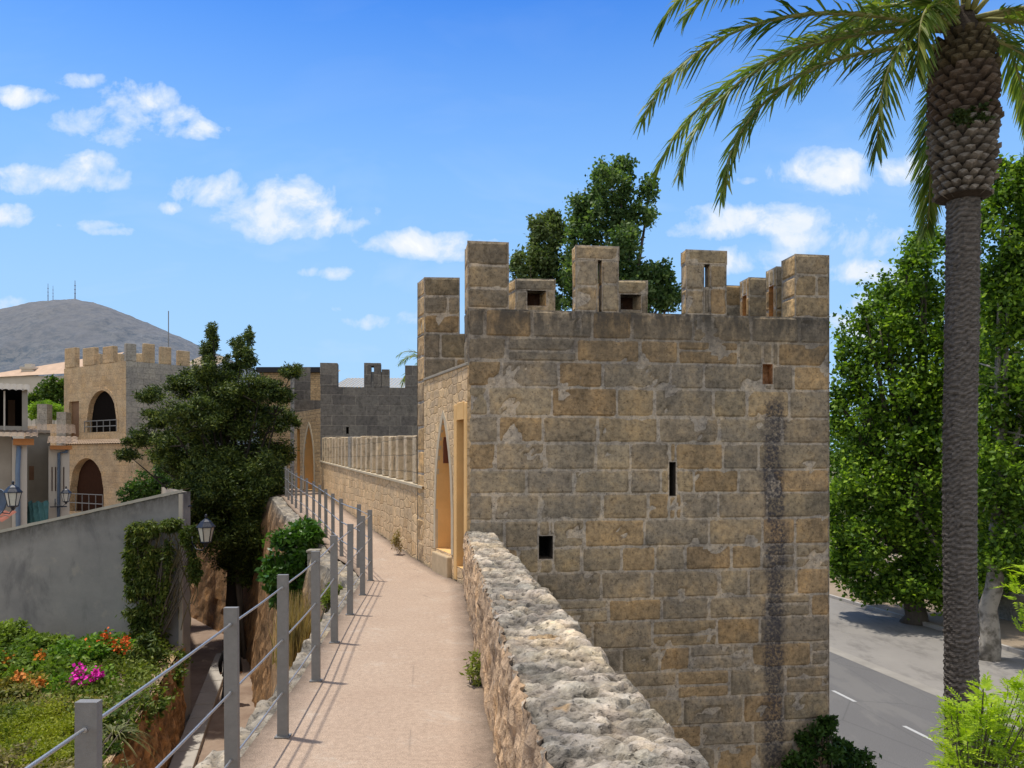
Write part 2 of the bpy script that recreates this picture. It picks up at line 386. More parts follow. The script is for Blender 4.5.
def asphalt_fn(t, b):
    v = t.coord()
    c = t.mix(t.noise(v, .35, 6, .65), (.115,.110,.108), (.155,.15,.145))
    c = t.mix(1, c, t.ramp(t.noise(v, 60, 3, .7), [(.35, (.7,.7,.7)), (.65, (1.25,1.25,1.25))]), 'MULTIPLY')
    cr = t.new('ShaderNodeTexVoronoi', feature='DISTANCE_TO_EDGE'); t.l.new(t.map(v, (.45,.2,1)), cr.inputs[0]); cr.inputs['Scale'].default_value = 1.6
    pt = t.ramp(t.noise(t.map(v, (1,.25,1)), .9, 5, .7), [(.52,0.),(.6,.35)])
    c = t.mix(pt, c, (.19,.18,.165))
    c = t.mix(t.ramp(cr.outputs[0], [(.0, .35), (.012, 0.)]), c, (.05,.05,.05))
    return c, t.bump(t.noise(v, 70, 3), .3, .01)
M_asph = mat('asphalt', asphalt_fn, .9)
M_asph2 = mat('dusty asphalt', lambda t, b: (t.mix(t.ramp(t.noise(t.map(t.coord(), (1,.4,1)), 1.1, 5, .75), [(.5,0.),(.66,.55)]), t.mix(t.noise(t.coord(), .5, 5, .7), (.19,.175,.16), (.29,.27,.24)), (.12,.11,.10)), t.bump(t.noise(t.coord(), 40, 4), .3, .01)))
M_dirt = mat('dirt', lambda t, b: (t.mix(t.noise(t.coord(), .8, 8, .7), (.20,.15,.10), (.36,.29,.21)), t.bump(t.noise(t.coord(), 5, 8, .7), .6, .06)))
M_ground = mat('dry ground', lambda t, b: (t.mix(t.noise(t.coord(), .05, 8, .7), (.10,.11,.05), (.24,.20,.13)), t.bump(t.noise(t.coord(), 2, 8, .7), .6, .1)))
M_street = mat('street paving', lambda t, b: (t.mix(t.ramp(t.noise(t.coord(), .9, 8, .7), [(.35, 0.), (.65, 1.)]), (.20,.14,.105), (.31,.235,.18)), t.bump(t.noise(t.coord(), 9, 8, .7), .5, .04)))
M_kerb = plain('kerb stone', (.40,.37,.33), .9, .25, 2)
M_line = plain('road paint', (.42,.42,.41), .8, .25, 8)

# ------------------------------------------------------------------ ground, street, road
def sheet(name, pts, z, m, loc=(0,0,0)):
    mb = MB(); mb.poly([(x, y, z) for x, y in pts]); o = mb.build(name, m); tag(o, kind='structure'); return o
sheet('ground', [(-4000,-300),(4000,-300),(4000,5000),(-4000,5000)], -5.20, M_ground)
# street on the town side
LW = [(-8,-1.75),(0,-1.75),(4.27,-1.75),(6,-1.82),(8.5,-2.1),(10.9,-2.35),(12.2,-2.8),(13.4,-3.35),(15.8,-4.2),(18.2,-5.05),(20.6,-6.0),(23,-6.95),(25.4,-7.9),(29,-9.8),(36,-15.5)]
street = sheet('street', [(-60,-10),(-1.9,-10),(-1.9,9),(-2.6,11.5),(-5.0,17),(-8.0,25),(-10.2,29),(-17.2,37),(-32,60),(-60,60)], -5.0, M_street)
gmb = MB()
for (a, b) in (((-9.05,20.2),(-7.0,14.8)),):
    pass
# road beyond the wall
D = Vector((-.185,1,0))
def roadpt(off, Y): return (off-.185*Y, Y)
def strip(name, o0, o1, y0, y1, z, m):
    n = 24; mb = MB()
    for i in range(n):
        a = y0+(y1-y0)*i/n; b = y0+(y1-y0)*(i+1)/n
        p, q, r, s = roadpt(o0,a), roadpt(o1,a), roadpt(o1,b), roadpt(o0,b)
        mb.quad((*p,z),(*q,z),(*r,z),(*s,z))
    return tag(mb.build(name, m), kind='structure')
strip('verge', 4.6, 40, -40, 400, -4.62, M_dirt)
strip('road', 9.2, 15.25, -60, 300, -4.50, M_asph)
strip('parking_lane', 15.0, 20.75, -60, 300, -4.504, M_asph2)
strip('gutter', 14.9, 15.35, -60, 300, -4.496, plain('dusty concrete', (.27,.25,.22), .95, .35, 1.3))
mb = MB()
for i in range(-6, 40):
    a = 17.0+i*2.75
    p, q, r, s = roadpt(12.42,a), roadpt(12.52,a), roadpt(12.52,a+.95), roadpt(12.42,a+.95)
    mb.quad((*p,-4.496),(*q,-4.496),(*r,-4.496),(*s,-4.496))
tag(mb.build('road_marking', M_line), kind='structure')
mb = MB()
for i in range(90):
    a = -20+i*1.0; p = roadpt(20.75, a); q = roadpt(20.75, a+.985)
    jx = random.uniform(-.01,.01)
    for z0, z1, w in ((-4.62,-4.37+jx,.15),):
        P0 = Vector((*p,0)); P1 = Vector((*q,0)); n = Vector((1,.185,0)).normalized()*w
        v = [P0, P1, P1+n, P0+n]
        mb.quad(*[(c.x,c.y,z1) for c in v]); mb.quad((v[0].x,v[0].y,z0),(v[1].x,v[1].y,z0),(v[1].x,v[1].y,z1),(v[0].x,v[0].y,z1))
        mb.quad((v[0].x,v[0].y,z0),(v[3].x,v[3].y,z0),(v[3].x,v[3].y,z1),(v[0].x,v[0].y,z1))
tag(mb.build('kerb', M_kerb), kind='structure')
strip('pavement', 20.9, 30, -40, 300, -4.40, M_dirt)

# ------------------------------------------------------------------ masonry builders
TINTS = [(0.384,0.322,0.242),(0.366,0.310,0.237),(0.397,0.328,0.237),(0.336,0.293,0.232),(0.366,0.316,0.247),(0.409,0.328,0.221),(0.427,0.322,0.201),(0.348,0.305,0.247),(0.384,0.328,0.247),(0.360,0.305,0.221),(0.305,0.270,0.221),(0.378,0.322,0.242),(0.329,0.287,0.232),(.43,.32,.20),(.40,.30,.185)]
GOLD = [(.50,.35,.19),(.46,.33,.19),(.54,.39,.23),(.42,.32,.21)]; LIT = [(.60,.42,.22),(.54,.40,.24),(.50,.39,.26),(.64,.46,.25)]
def sub_rects(r, holes):
    out = [r]
    for (hx0,hx1,hz0,hz1) in holes:
        nx = []
        for (x0,x1,z0,z1) in out:
            if hx1 <= x0 or hx0 >= x1 or hz1 <= z0 or hz0 >= z1: nx.append((x0,x1,z0,z1)); continue
            if hx0 > x0: nx.append((x0,hx0,z0,z1))
            if hx1 < x1: nx.append((hx1,x1,z0,z1))
            a, b = max(x0,hx0), min(x1,hx1)
            if hz0 > z0: nx.append((a,b,z0,hz0))
            if hz1 < z1: nx.append((a,b,hz1,z1))
        out = nx
    return out
def stone(mb, M, x0, x1, z0, z1, tint, cell=.075, gap=.011, relief=.010, rough=.006):
    w, h = x1-x0, z1-z0
    if w < .04 or h < .03: return
    nx = max(3, int(w/cell)+2); nz = max(3, int(h/cell)+2)
    g = gap*random.uniform(.7,1.5); dep = -relief*random.uniform(.1,1.2)
    tx, tz = random.uniform(-.006,.006), random.uniform(-.006,.006); sd = random.uniform(0,90)
    i0 = len(mb.v)
    us = [0, .035/w if w > .12 else .25]+[.035/w+(1-.07/w)*k/(nx-3) for k in range(1, nx-3)]+[1-(.035/w if w > .12 else .25), 1] if nx > 3 else [0,.3,.7,1]
    vs = [0, .03/h if h > .1 else .25]+[.03/h+(1-.06/h)*k/(nz-3) for k in range(1, nz-3)]+[1-(.03/h if h > .1 else .25), 1] if nz > 3 else [0,.3,.7,1]
    nx, nz = len(us), len(vs)
    for j, v in enumerate(vs):
        for i, u in enumerate(us):
            x = x0+g+u*(w-2*g); z = z0+g*.8+v*(h-1.6*g)
            edge = i in (0, nx-1) or j in (0, nz-1)
            corner = (i in (0, nx-1)) and (j in (0, nz-1))
            q = noise.noise(Vector((x*6+sd, z*6, sd)))
            if edge:
                x += noise.noise(Vector((x*9+sd, z*9, 3.1)))*.007; z += noise.noise(Vector((x*9, z*9+sd, 7.7)))*.007
                y = .016+.004*q
                if corner: x += (.008 if i == 0 else -.008); z += (.006 if j == 0 else -.006)
            else:
                y = dep+rough*q*1.6+(u-.5)*tx+(v-.5)*tz
                if i in (1, nx-2) or j in (1, nz-2): y += .004+max(0, q)*.012
            ch = noise.noise(Vector((x*2.6+7, z*3.4, sd*.01)))+.35*noise.noise(Vector((x*11, z*11, 5)))
            k = 1+.10*q
            if ch > .42 and not edge:
                y += min(.03, (ch-.42)*.22); k *= 1-min(.35, (ch-.42)*2.2)
            mb.v.append(tuple(M @ Vector((x, y, z))))
            mb.c.append((tint[0]*k, tint[1]*k, tint[2]*k*.99))
    for j in range(nz-1):
        for i in range(nx-1):
            a = i0+j*nx+i; mb.f.append((a, a+1, a+nx+1, a+nx))
MORTAR = (.49,.445,.39)
def block_face(mb, M, L, z0, z1, course=.375, ln=.8, holes=(), tints=TINTS, seed=0, cell=.075, back=.012, x00=0.0):
    """blockwork on the local plane y=0 facing -y; mortar sheet just behind"""
    rs = random.Random(seed)
    nC = max(1, round((z1-z0)/course)); zs = [z0]
    for k in range(1, nC): zs.append(z0+(z1-z0)*k/nC+rs.uniform(-.03,.03))
    zs.append(z1)
    for (a,b,c,d) in sub_rects((x00, x00+L, z0, z1), holes):
        mb.quad(M@Vector((a,back,c)), M@Vector((b,back,c)), M@Vector((b,back,d)), M@Vector((a,back,d)), MORTAR)
    for k in range(nC):
        x = x00; first = True
        while x < x00+L-1e-4:
            w = ln*rs.uniform(.55,1.25)
            if first and L > 1.5: w *= rs.choice([.55,1]); first = False
            if x+w > x00+L-.28*min(1, L): w = x00+L-x
            ti = tints[rs.randrange(len(tints))]
            g = rs.uniform(.90,1.10); ti = tuple(c*g for c in ti)
            parts = [(x, x+w, zs[k], zs[k+1])]
            if L > 1.5 and rs.random() < (.22 if zs[k] < .4 else .05):
                zm = zs[k]+(zs[k+1]-zs[k])*rs.uniform(.4,.65); parts = [(x,x+w,zs[k],zm),(x,x+w,zm,zs[k+1])]
            for pr_ in parts:
                g2 = rs.uniform(.93,1.07)
                for (a,b,c,d) in sub_rects(pr_, holes): stone(mb, M, a, b, c, d, tuple(q*g2 for q in ti), cell)
            x += w
def frame(o, ex, ey=None):
    ex = Vector((ex[0], ex[1], 0)).normalized()
    ey = Vector((-ex.y, ex.x, 0)) if ey is None else Vector((ey[0], ey[1], 0)).normalized()
    return Matrix(((ex.x,ey.x,0,o[0]),(ex.y,ey.y,0,o[1]),(0,0,1,0),(0,0,0,1)))
def face_M(M, x, y, deg):  # sub-frame of M for a face whose local x runs at deg in plan
    return M @ Matrix.Translation((x,y,0)) @ Matrix.Rotation(R(deg), 4, 'Z')
def block_box(mb, M, x0, x1, y0, y1, z0, z1, seed, tints=TINTS, course=.36, ln=.6, sides='FLRB', cell=.09, mx=.0):
    """a block-built pier: front(-y), left, right, back, top"""
    a = .0
    if 'F' in sides: block_face(mb, face_M(M,x0,y0,0), x1-x0, z0, z1, course, ln, tints=tints, seed=seed, cell=cell)
    if 'B' in sides: block_face(mb, face_M(M,x1,y1,180), x1-x0, z0, z1, course, ln, tints=tints, seed=seed+1, cell=cell)
    if 'L' in sides: block_face(mb, face_M(M,x0,y1,-90), y1-y0, z0, z1, course, ln, tints=LIT, seed=seed+2, cell=cell)  # left faces lighter and golden: sunlight put into their tint
    if 'R' in sides: block_face(mb, face_M(M,x1,y0,90), y1-y0, z0, z1, course, ln, tints=tints, seed=seed+3, cell=cell)
    # weathered top, slightly lumpy
    n = 6; g = []
    i0 = len(mb.v)
    for j in range(n+1):
        for i in range(n+1):
            u, v = i/n, j/n; x = x0+.012+(x1-x0-.024)*u; y = y0+.012+(y1-y0-.024)*v
            e = i in (0,n) or j in (0,n)
            z = z1-.02+(0 if e else .022)+noise.noise(Vector((x*7,y*7,seed)))*.014
            mb.v.append(tuple(M@Vector((x,y,z)))); mb.c.append((.13,.12,.105))
    for j in range(n):
        for i in range(n):
            a = i0+j*(n+1)+i; mb.f.append((a,a+1,a+n+2,a+n+1))
def pointed(xc, w, zs, za):
    H = za-zs; Rr = (H*H+w*w)/(2*w)
    def f(x):
        q = min(w, abs(x-xc)); return zs+math.sqrt(max(0, Rr*Rr-(q+Rr-w)**2))
    return f
def rounded(xc, w, zs): return lambda x: zs+math.sqrt(max(0, w*w-min(w, abs(x-xc))**2))
def col_wall(mb, L, z0, z1, t, ops, panel=None, col=None, reveal=False):
    """wall with openings. ops: (x0,x1,zb,topfn,depth). depth<t = blind recess (its back goes to `panel`)"""
    top = z1 if callable(z1) else (lambda x: z1)
    xs = {0.0, L}
    for (a,b,zb,fn,d) in ops:
        n = 14 if abs(fn((a+b)/2)-fn(a+.01)) > 1e-3 else 1
        for k in range(n+1): xs.add(round(a+(b-a)*k/n, 5))
    xs = sorted(xs)
    for a, b in zip(xs, xs[1:]):
        m = (a+b)/2; here = sorted([o for o in ops if o[0] < m < o[1]], key=lambda o: o[2])
        lo = (z0, z0)
        for (oa,ob,zb,fn,d) in here:
            ta, tb = fn(a), fn(b)
            for y in ((0,) if d < t else (0,t)): mb.quad((a,y,lo[0]),(b,y,lo[1]),(b,y,zb),(a,y,zb), col)
            if d < t: mb.quad((a,t,lo[0]),(b,t,lo[1]),(b,t,tb),(a,t,ta), col)
            dd = min(d, t)
            rv = panel if (reveal and panel is not None) else mb
            rv.quad((a,0,zb),(b,0,zb),(b,dd,zb),(a,dd,zb), col); rv.quad((a,0,ta),(b,0,tb),(b,dd,tb),(a,dd,ta), col)
            if abs(a-oa) < 1e-4: rv.quad((a,0,zb),(a,dd,zb),(a,dd,ta),(a,0,ta), col)
            if abs(b-ob) < 1e-4: rv.quad((b,0,zb),(b,dd,zb),(b,dd,tb),(b,0,tb), col)
            if d < t and panel is not None: panel.quad((a,d-.001,zb),(b,d-.001,zb),(b,d-.001,tb),(a,d-.001,ta), col)
            lo = (ta, tb)
        for y in (0,t): mb.quad((a,y,lo[0]),(b,y,lo[1]),(b,y,top(b)),(a,y,top(a)), col)
        mb.quad((a,0,top(a)),(b,0,top(b)),(b,t,top(b)),(a,t,top(a)), col)
    mb.quad((0,0,z0),(0,t,z0),(0,t,top(0)),(0,0,top(0)), col); mb.quad((L,0,z0),(L,t,z0),(L,t,top(L)),(L,0,top(L)), col)
def arch_trim(mb, xc, w, zb, fn, tw, proud, y0=0, n=16):
    """dressed surround following an opening"""
    pts = [(xc-w, zb)]
    for k in range(n+1):
        x = xc-w+2*w*k/n; pts.append((x, fn(x)))
    pts.append((xc+w, zb))
    out = []
    zc = (zb+fn(xc))/2
    for k, (x, z) in enumerate(pts):
        a = Vector(pts[max(0,k-1)]); b = Vector(pts[min(len(pts)-1,k+1)]); d = (b-a).normalized(); nrm = Vector((-d.y, d.x))
        if k in (0, len(pts)-1): nrm = Vector((-1 if k == 0 else 1, 0))
        out.append((x+nrm.x*tw, z+nrm.y*tw))
    for k in range(len(pts)-1):
        a, b, c, d = pts[k], pts[k+1], out[k+1], out[k]
        y = y0-proud
        mb.quad((a[0],y,a[1]),(b[0],y,b[1]),(c[0],y,c[1]),(d[0],y,d[1]))
        mb.quad((d[0],y,d[1]),(c[0],y,c[1]),(c[0],y0+.01,c[1]),(d[0],y0+.01,d[1]))
        mb.quad((a[0],y,a[1]),(b[0],y,b[1]),(b[0],y0+.03,b[1]),(a[0],y0+.03,a[1]))

# ------------------------------------------------------------------ MAIN TOWER
A = (-.61,10.5); E = (4.65,11.25); Bk = (-1.44,12.6)
ex = (E[0]-A[0], E[1]-A[1]); L0 = math.hypot(*ex)
MT = frame(A, ex)
ZT = 3.787; ZM = 4.71
tower = empty('battlemented_tower', (1.6,11.8,-4.6), 0, 'nearest square stone tower with tall battlements and a dark damp streak down its front', 'tower')
INV = Matrix.Translation((-1.6,-11.8,4.6))
def tb(mb, name, m, M, bevel=0):
    if abs(M.col[0].xyz.dot(M.col[1].xyz)) > 1e-4: mb.v = [tuple(M@Vector(q)) for q in mb.v]; M = I4
    return mb.build(name, m, tower, M=INV@M, bevel=bevel)
def wx(px):  # px -> distance along front wall
    u = (px-CX)/F; e = Vector(ex).normalized()
    s = (u*A[1]-A[0])/(e.x-u*e.y); return s
def wz(px, py):
    s = wx(px); e = Vector(ex).normalized(); return az(py, A[1]+s*e.y)
I4 = Matrix.Identity(4)
holes = [(wx(763),wx(773),wz(768,384),wz(768,364)), (wx(669.5),wx(676),wz(672,496),wz(672,462)), (wx(539),wx(553),wz(546,559),wz(546,536))]
mb = MB()
block_face(mb, I4, L0, -4.6, ZT, .372, .80, holes=holes, seed=5, cell=.06)
block_face(mb, face_M(I4, 0, .5, -90), .5, -4.6, ZT, .378, .8, seed=9, tints=TINTS+GOLD)
block_face(mb, face_M(I4, L0, 0, 90), 1.9, -4.6, ZT, .378, .8, seed=10)
for (a,b,c,d) in sub_rects((.0, L0, -4.6, ZT), holes):
    pass
for (a,b,c,d) in holes:   # reveals and dark end of each hole
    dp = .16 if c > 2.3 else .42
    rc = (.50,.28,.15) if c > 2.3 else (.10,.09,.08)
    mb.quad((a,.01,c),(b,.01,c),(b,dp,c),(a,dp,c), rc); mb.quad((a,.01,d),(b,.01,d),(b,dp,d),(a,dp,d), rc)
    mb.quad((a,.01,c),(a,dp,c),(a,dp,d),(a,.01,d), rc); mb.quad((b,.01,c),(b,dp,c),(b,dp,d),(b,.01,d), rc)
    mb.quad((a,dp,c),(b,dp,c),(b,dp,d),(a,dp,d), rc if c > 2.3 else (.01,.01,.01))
# wall head
n = 60; i0 = len(mb.v)
for j in range(5):
    for i in range(n+1):
        x = .01+(L0-.02)*i/n; y = .012+.47*j/4
        mb.v.append((x, y, ZT-.012+(.0 if j in (0,4) else .015)+noise.noise(Vector((x*4,y*4,2)))*.016)); mb.c.append((.15,.14,.12))
for j in range(4):
    for i in range(n): a = i0+j*(n+1)+i; mb.f.append((a,a+1,a+n+2,a+n+1))
mb.quad((0,.482,2.3),(L0,.482,2.3),(L0,.482,ZT-.012),(0,.482,ZT-.012), (.2,.18,.15))
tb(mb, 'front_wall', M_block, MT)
# merlons of the front wall
def merlon(M, x0, x1, y0, y1, z0, z1, seed, slit=None, tints=TINTS):
    mb = MB()
    if slit is None: block_box(mb, M, x0, x1, y0, y1, z0, z1, seed, tints)
    else:
        (s0, s1, sz0, sz1) = slit
        block_box(mb, M, x0, s0, y0, y1, z0, sz1, seed, tints, ln=.5)
        block_box(mb, M, s1, x1, y0, y1, z0, sz1, seed+11, tints, ln=.5)
        if sz0 > z0+.05: block_box(mb, M, s0, s1, y0, y1, z0, sz0, seed+13, tints, course=.3)
        block_box(mb, M, x0-.006, x1+.006, y0-.006, y1+.006, sz1, z1, seed+21, tints, course=.3, ln=1.2)
    return mb
DK = [(c[0]*.85, c[1]*.83, c[2]*.8) for c in TINTS]
tb(merlon(I4, 0, wx(509), .0, .46, ZT, ZM, 31, tints=DK), 'merlon', M_blk2, MT)
tb(merlon(I4, wx(575.5), wx(619), .0, .21, ZT, ZM, 41, slit=(wx(598), wx(602), ZT+.02, ZM-.2), tints=TINTS), 'merlon', M_blk2, MT)
tb(merlon(I4, wx(686), wx(727), .0, .20, ZT, ZM, 51, slit=(wx(704.5), wx(710), wz(707,287), wz(707,264)), tints=TINTS), 'merlon', M_blk2, MT)
tb(merlon(I4, wx(795), L0, .0, .42, ZT, ZM, 61, tints=TINTS), 'merlon', M_blk2, MT)
# back wall (parallel, skewed end)
ge = Vector((Bk[0]-A[0], Bk[1]-A[1], 0)).normalized()
be = Vector((4.37-Bk[0], 12.95-Bk[1], 0)); LB = be.length; be.normalize()
MBk = frame(Bk, be, ge)
def bx(px):
    u = (px-CX)/F; return (u*Bk[1]-Bk[0])/(be.x-u*be.y)
mb = MB(); block_face(mb, I4, LB, -4.6, ZT, .378, .8, seed=77, cell=.12, tints=DK)
block_face(mb, face_M(I4,0,.45,-90), .45, -4.6, ZT, .378, .6, seed=78, cell=.12, tints=GOLD)
mb.quad((0,.45,-4.6),(LB,.45,-4.6),(LB,.45,ZT),(0,.45,ZT), (.2,.18,.15))
mb.quad((0,0.01,ZT-.01),(LB,0.01,ZT-.01),(LB,.45,ZT-.01),(0,.45,ZT-.01), (.13,.12,.1))
tb(mb, 'back_wall', M_blk2, MBk)
mb = MB(); block_box(mb, I4, 0, bx(460), 0, .45, ZT, ZM, 81, DK); tb(mb, 'merlon', M_blk2, MBk)
def window_merlon(x0, x1, w0, w1, zb, zt, seed):
    mb = merlon(I4, x0, x1, .02, .42, ZT, ZM, seed, slit=(w0, w1, zb, zt), tints=TINTS)
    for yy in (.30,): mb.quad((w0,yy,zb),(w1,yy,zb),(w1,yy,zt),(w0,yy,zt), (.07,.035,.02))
    mb.quad((w0,.02,zb),(w1,.02,zb),(w1,.3,zb),(w0,.3,zb), (.3,.16,.09))
    return mb
zb1 = az(305,12.7); zt1 = az(290,12.7)
tb(window_merlon(bx(516), bx(556), bx(528), bx(547), zb1, zt1, 91), 'merlon', M_blk2, MBk)
tb(window_merlon(bx(606), bx(648.5), bx(621.5), bx(642), az(309,12.8), az(294,12.8), 101), 'merlon', M_blk2, MBk)
# right wall between the two, one merlon with a loophole facing in
mb = MB(); mb.box(L0-.40, L0-.012, .48, 2.4, -4.6, ZT-.01, col=(.22,.2,.17)); tb(mb, 'side_wall', M_blk2, MT)
def niche_merlon(x0, y0, y1, seed):
    mb = MB(); x1 = L0-.02
    block_box(mb, I4, x0, x1, y0, y1, ZT-.05, ZM, seed, TINTS, sides='FRB')
    ny0, ny1, nz0, nz1 = (y1-y0)*.28, (y1-y0)*.70, ZT+.0, ZM-.27
    block_face(mb, face_M(I4, x0, y1, -90), y1-y0, ZT-.05, ZM, .36, .6, holes=[(ny0,ny1,nz0,nz1)], tints=GOLD[:2]+TINTS[5:7], seed=seed+5)
    a, b = y1-ny1, y1-ny0; rc = (.62,.34,.14); xb = x0+.16
    mb.quad((xb,a,nz0),(xb,b,nz0),(xb,b,nz1),(xb,a,nz1), rc)
    for yy in (a, b): mb.quad((x0+.005,yy,nz0),(xb,yy,nz0),(xb,yy,nz1),(x0+.005,yy,nz1), rc)
    for zz_ in (nz0, nz1): mb.quad((x0+.005,a,zz_),(xb,a,zz_),(xb,b,zz_),(x0+.005,b,zz_), rc)
    return mb
tb(niche_merlon(4.845, .72, 1.07, 121), 'merlon', M_blk2, MT)
tb(niche_merlon(4.741, 1.445, 1.80, 131), 'merlon', M_blk2, MT)
tb(merlon(I4, 4.50, 5.25, 2.05, 2.4, ZT-.1, ZM, 141), 'merlon', M_blk2, MT)
# gorge wall with doorway, seen from the path
Lg = (Vector(Bk)-Vector(A)).length
MG0 = frame(A, (Bk[0]-A[0], Bk[1]-A[1]))      # local x away from camera; outside is to the left = +y ... flip so outside = -y
MG = frame(Bk, (A[0]-Bk[0], A[1]-Bk[1]))      # x from far corner to near corner, -y faces the path
def gs(s): return Lg-s
arch = pointed(gs(1.14), .41, .95, 2.36)
door = lambda x: 2.27
mb = MB(); pn = MB()
col_wall(mb, Lg, -4.6, 3.0, .5, [(gs(1.55),gs(.73),.34,arch,.34),(gs(.46),gs(.13),.2,door,.3)], pn, reveal=True)
tb(mb, 'gorge_wall', mat('gorge rubble', rubble_fn([(.60,.42,.23),(.70,.51,.31),(.56,.42,.27),(.74,.53,.30)], (.46,.33,.20), .24, .13, lump=.55)), MG)
tb(pn, 'door_panel', M_goldsm, MG)
mb = MB(); arch_trim(mb, gs(1.14), .41, .34, arch, .10, .012); tb(mb, 'arch_surround', M_arch, MG)
mb = MB(); mb.box(gs(.60), gs(.46), -.012, .05, .0, 2.5); mb.box(gs(.13), gs(.0)-.004, -.012, .05, 0, 2.5); mb.box(gs(.455),gs(.135),-.014,.05,2.27,2.52); tb(mb, 'door_surround', M_goldsm, MG, .01)
mb = MB(); mb.box(gs(1.335), gs(1.30), .05, .30, 1.66, 2.06); tb(mb, 'small_opening', plain('red dark', (.16,.06,.035)), MG)
mb = MB(); mb.box(gs(1.55), gs(.73), -.07, .06, -.02, .30); tb(mb, 'step', plain('worn step', (.46,.35,.22), .95, .3, 8), MG, .02)
mb = MB(); mb.box(0, Lg, -.02, .5, 3.0, 3.045); tb(mb, 'coping', plain('grey coping', (.30,.27,.22), .9, .3, 6), MG, .01)
mb = MB(); mb.poly([(A[0]+.3,A[1]+.3,2.3),(E[0],E[1]+.3,2.3),(4.2,12.95,2.3),(Bk[0]+.3,Bk[1],2.3)]); tb(mb, 'terrace_floor', plain('terrace', (.25,.22,.18)), I4)

# ------------------------------------------------------------------ near parapet (rubble) between path and the drop
def fbm(p, o=4):
    s = 0; a = 1; 
    for _ in range(o): s += a*noise.noise(p); p = p*2.03; a *= .5
    return s
def rubble(p, cell):
    """returns (bulge 0..1, hash) of an irregular stone pattern"""
    q = Vector((p.x/cell[0], p.y/cell[1], p.z/cell[2]))
    q = q+Vector((noise.noise(q*.7), noise.noise(q*.7+Vector((5,1,2))), noise.noise(q*.7+Vector((1,9,4)))))*.35
    d, pts = noise.voronoi(q)
    e = min(1, (d[1]-d[0])*2.6)
    return e, noise.cell(pts[0]*7.13)
def inner(Y): return -.08-.0926*(Y-4.27)
Ys = [-1.5, 0, .8, 1.3]; y = 1.6
while y < 10.49: Ys.append(y); y += max(.016, .0062*y)
Ys.append(10.56)
prof = []   # (side, u, z)
for k in range(15): prof.append(('L', 0, -.06+.80*k/14))
for k in range(1, 31): prof.append(('T', k/30, .745))
for k in range(1, 9): prof.append(('R', 1, .745-.9*k/8))
prof += [('R',1,-1.2),('R',1,-4.7)]
mb = MB(); nP = len(prof)
for Y in Ys:
    x0 = inner(Y); thick = .555-.018*max(0, Y-2.5)+.035*fbm(Vector((Y*1.3,3,0)), 3)
    for (sd_, u, z) in prof:
        x = x0+u*thick
        p = Vector((x, Y, z))
        if sd_ == 'T':
            e, hsh = rubble(p, (.17,.13,.4)); 
            st = abs(noise.noise(Vector((p.x*2.2, p.y*13+1.5*noise.noise(p*2), 4))))
            zz_ = z-.022*max(0, 1-st*9)+(-.018+.018*e)+hsh*.016+.009*fbm(p*4, 3)+.015*fbm(Vector((p.x*13,p.y*27,0)), 4)-.012*max(0, .12-abs(noise.noise(Vector((p.x*6,p.y*19,2)))))/.12
            edge = min(u, 1-u); zz_ -= .05*max(0, 1-edge/.10)**2
            x += .02*fbm(Vector((Y*7, u*3, 1)), 3)
            if u > .93: x += .05*fbm(Vector((Y*3.1, 2, 8)), 4)
            q = Vector((x, Y, zz_)); c = (.37+.16*hsh)*(1+.35*fbm(Vector((p.x*7,p.y*12,3)),3))
            c = (c*(1.04+.06*noise.noise(p*9)), c*.95, c*.82)
            if noise.noise(p*3.3+Vector((9,9,9))) > .60: c = (c[0]*1.15, c[1]*.93, c[2]*.66)
            k = (.55+.45*min(1, e*2.4))*(1-.45*max(0, 1-st*9)); c = tuple(v*k for v in c)
        elif sd_ == 'L':
            e, hsh = rubble(p, (.3,.15,.11)); x -= (-.015+.030*e)+.018*fbm(p*6, 4)
            if z > .66: x += .03*(z-.66)/.08
            q = Vector((x, Y, z)); c = .44+.09*hsh; c = (c*1.12, c*.82, c*.56); k = .62+.38*min(1, e*2); c = tuple(v*k for v in c)
        else:
            q = Vector((x+.03*fbm(p*4), Y, z)); c = (.26,.24,.2)
        mb.v.append(tuple(q)); mb.c.append(c)
for j in range(len(Ys)-1):
    for i in range(nP-1):
        a = j*nP+i; mb.f.append((a, a+1, a+nP+1, a+nP))
parapet = mb.build('parapet_wall', M_rubtop, smooth=False)
tag(parapet, 'low parapet wall with a rough weathered rubble top beside the near walkway', 'wall')

# ------------------------------------------------------------------ walkway surface
def riseY(Y): return .5*max(0, min(1, (Y-12)/13.4))**1.2 if Y < 25.4 else .5+.02*(Y-25.4)
Lft = [(-8,-1.45),(0,-1.42),(2.26,-1.36),(4.27,-1.52),(5.95,-1.62),(8.5,-1.88),(10.9,-2.1),(12.2,-2.5),(13.4,-3.08),(15.8,-3.93),(18.2,-4.8),(20.6,-5.76),(23,-6.68),(25.4,-7.56),(29,-9.5),(36,-15.1)]
Rgt = [(-8,.95),(0,.25),(4.27,-.1),(10.5,-.69),(12.6,-1.5),(27.7,-6.96),(30,-8.55),(37.5,-14)]
def interp(tbl, Y):
    for (a, xa), (b, xb) in zip(tbl, tbl[1:]):
        if a <= Y <= b: return xa+(xb-xa)*(Y-a)/(b-a)
    return tbl[-1][1]
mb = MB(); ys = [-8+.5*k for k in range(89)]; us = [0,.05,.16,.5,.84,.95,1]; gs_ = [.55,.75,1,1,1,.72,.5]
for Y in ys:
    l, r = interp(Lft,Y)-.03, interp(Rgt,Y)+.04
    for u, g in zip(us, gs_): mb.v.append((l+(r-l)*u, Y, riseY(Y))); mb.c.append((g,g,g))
for i in range(len(ys)-1):
    for k in range(6): a = i*7+k; mb.f.append((a,a+1,a+8,a+7))
tag(mb.build('path', M_path), kind='structure')
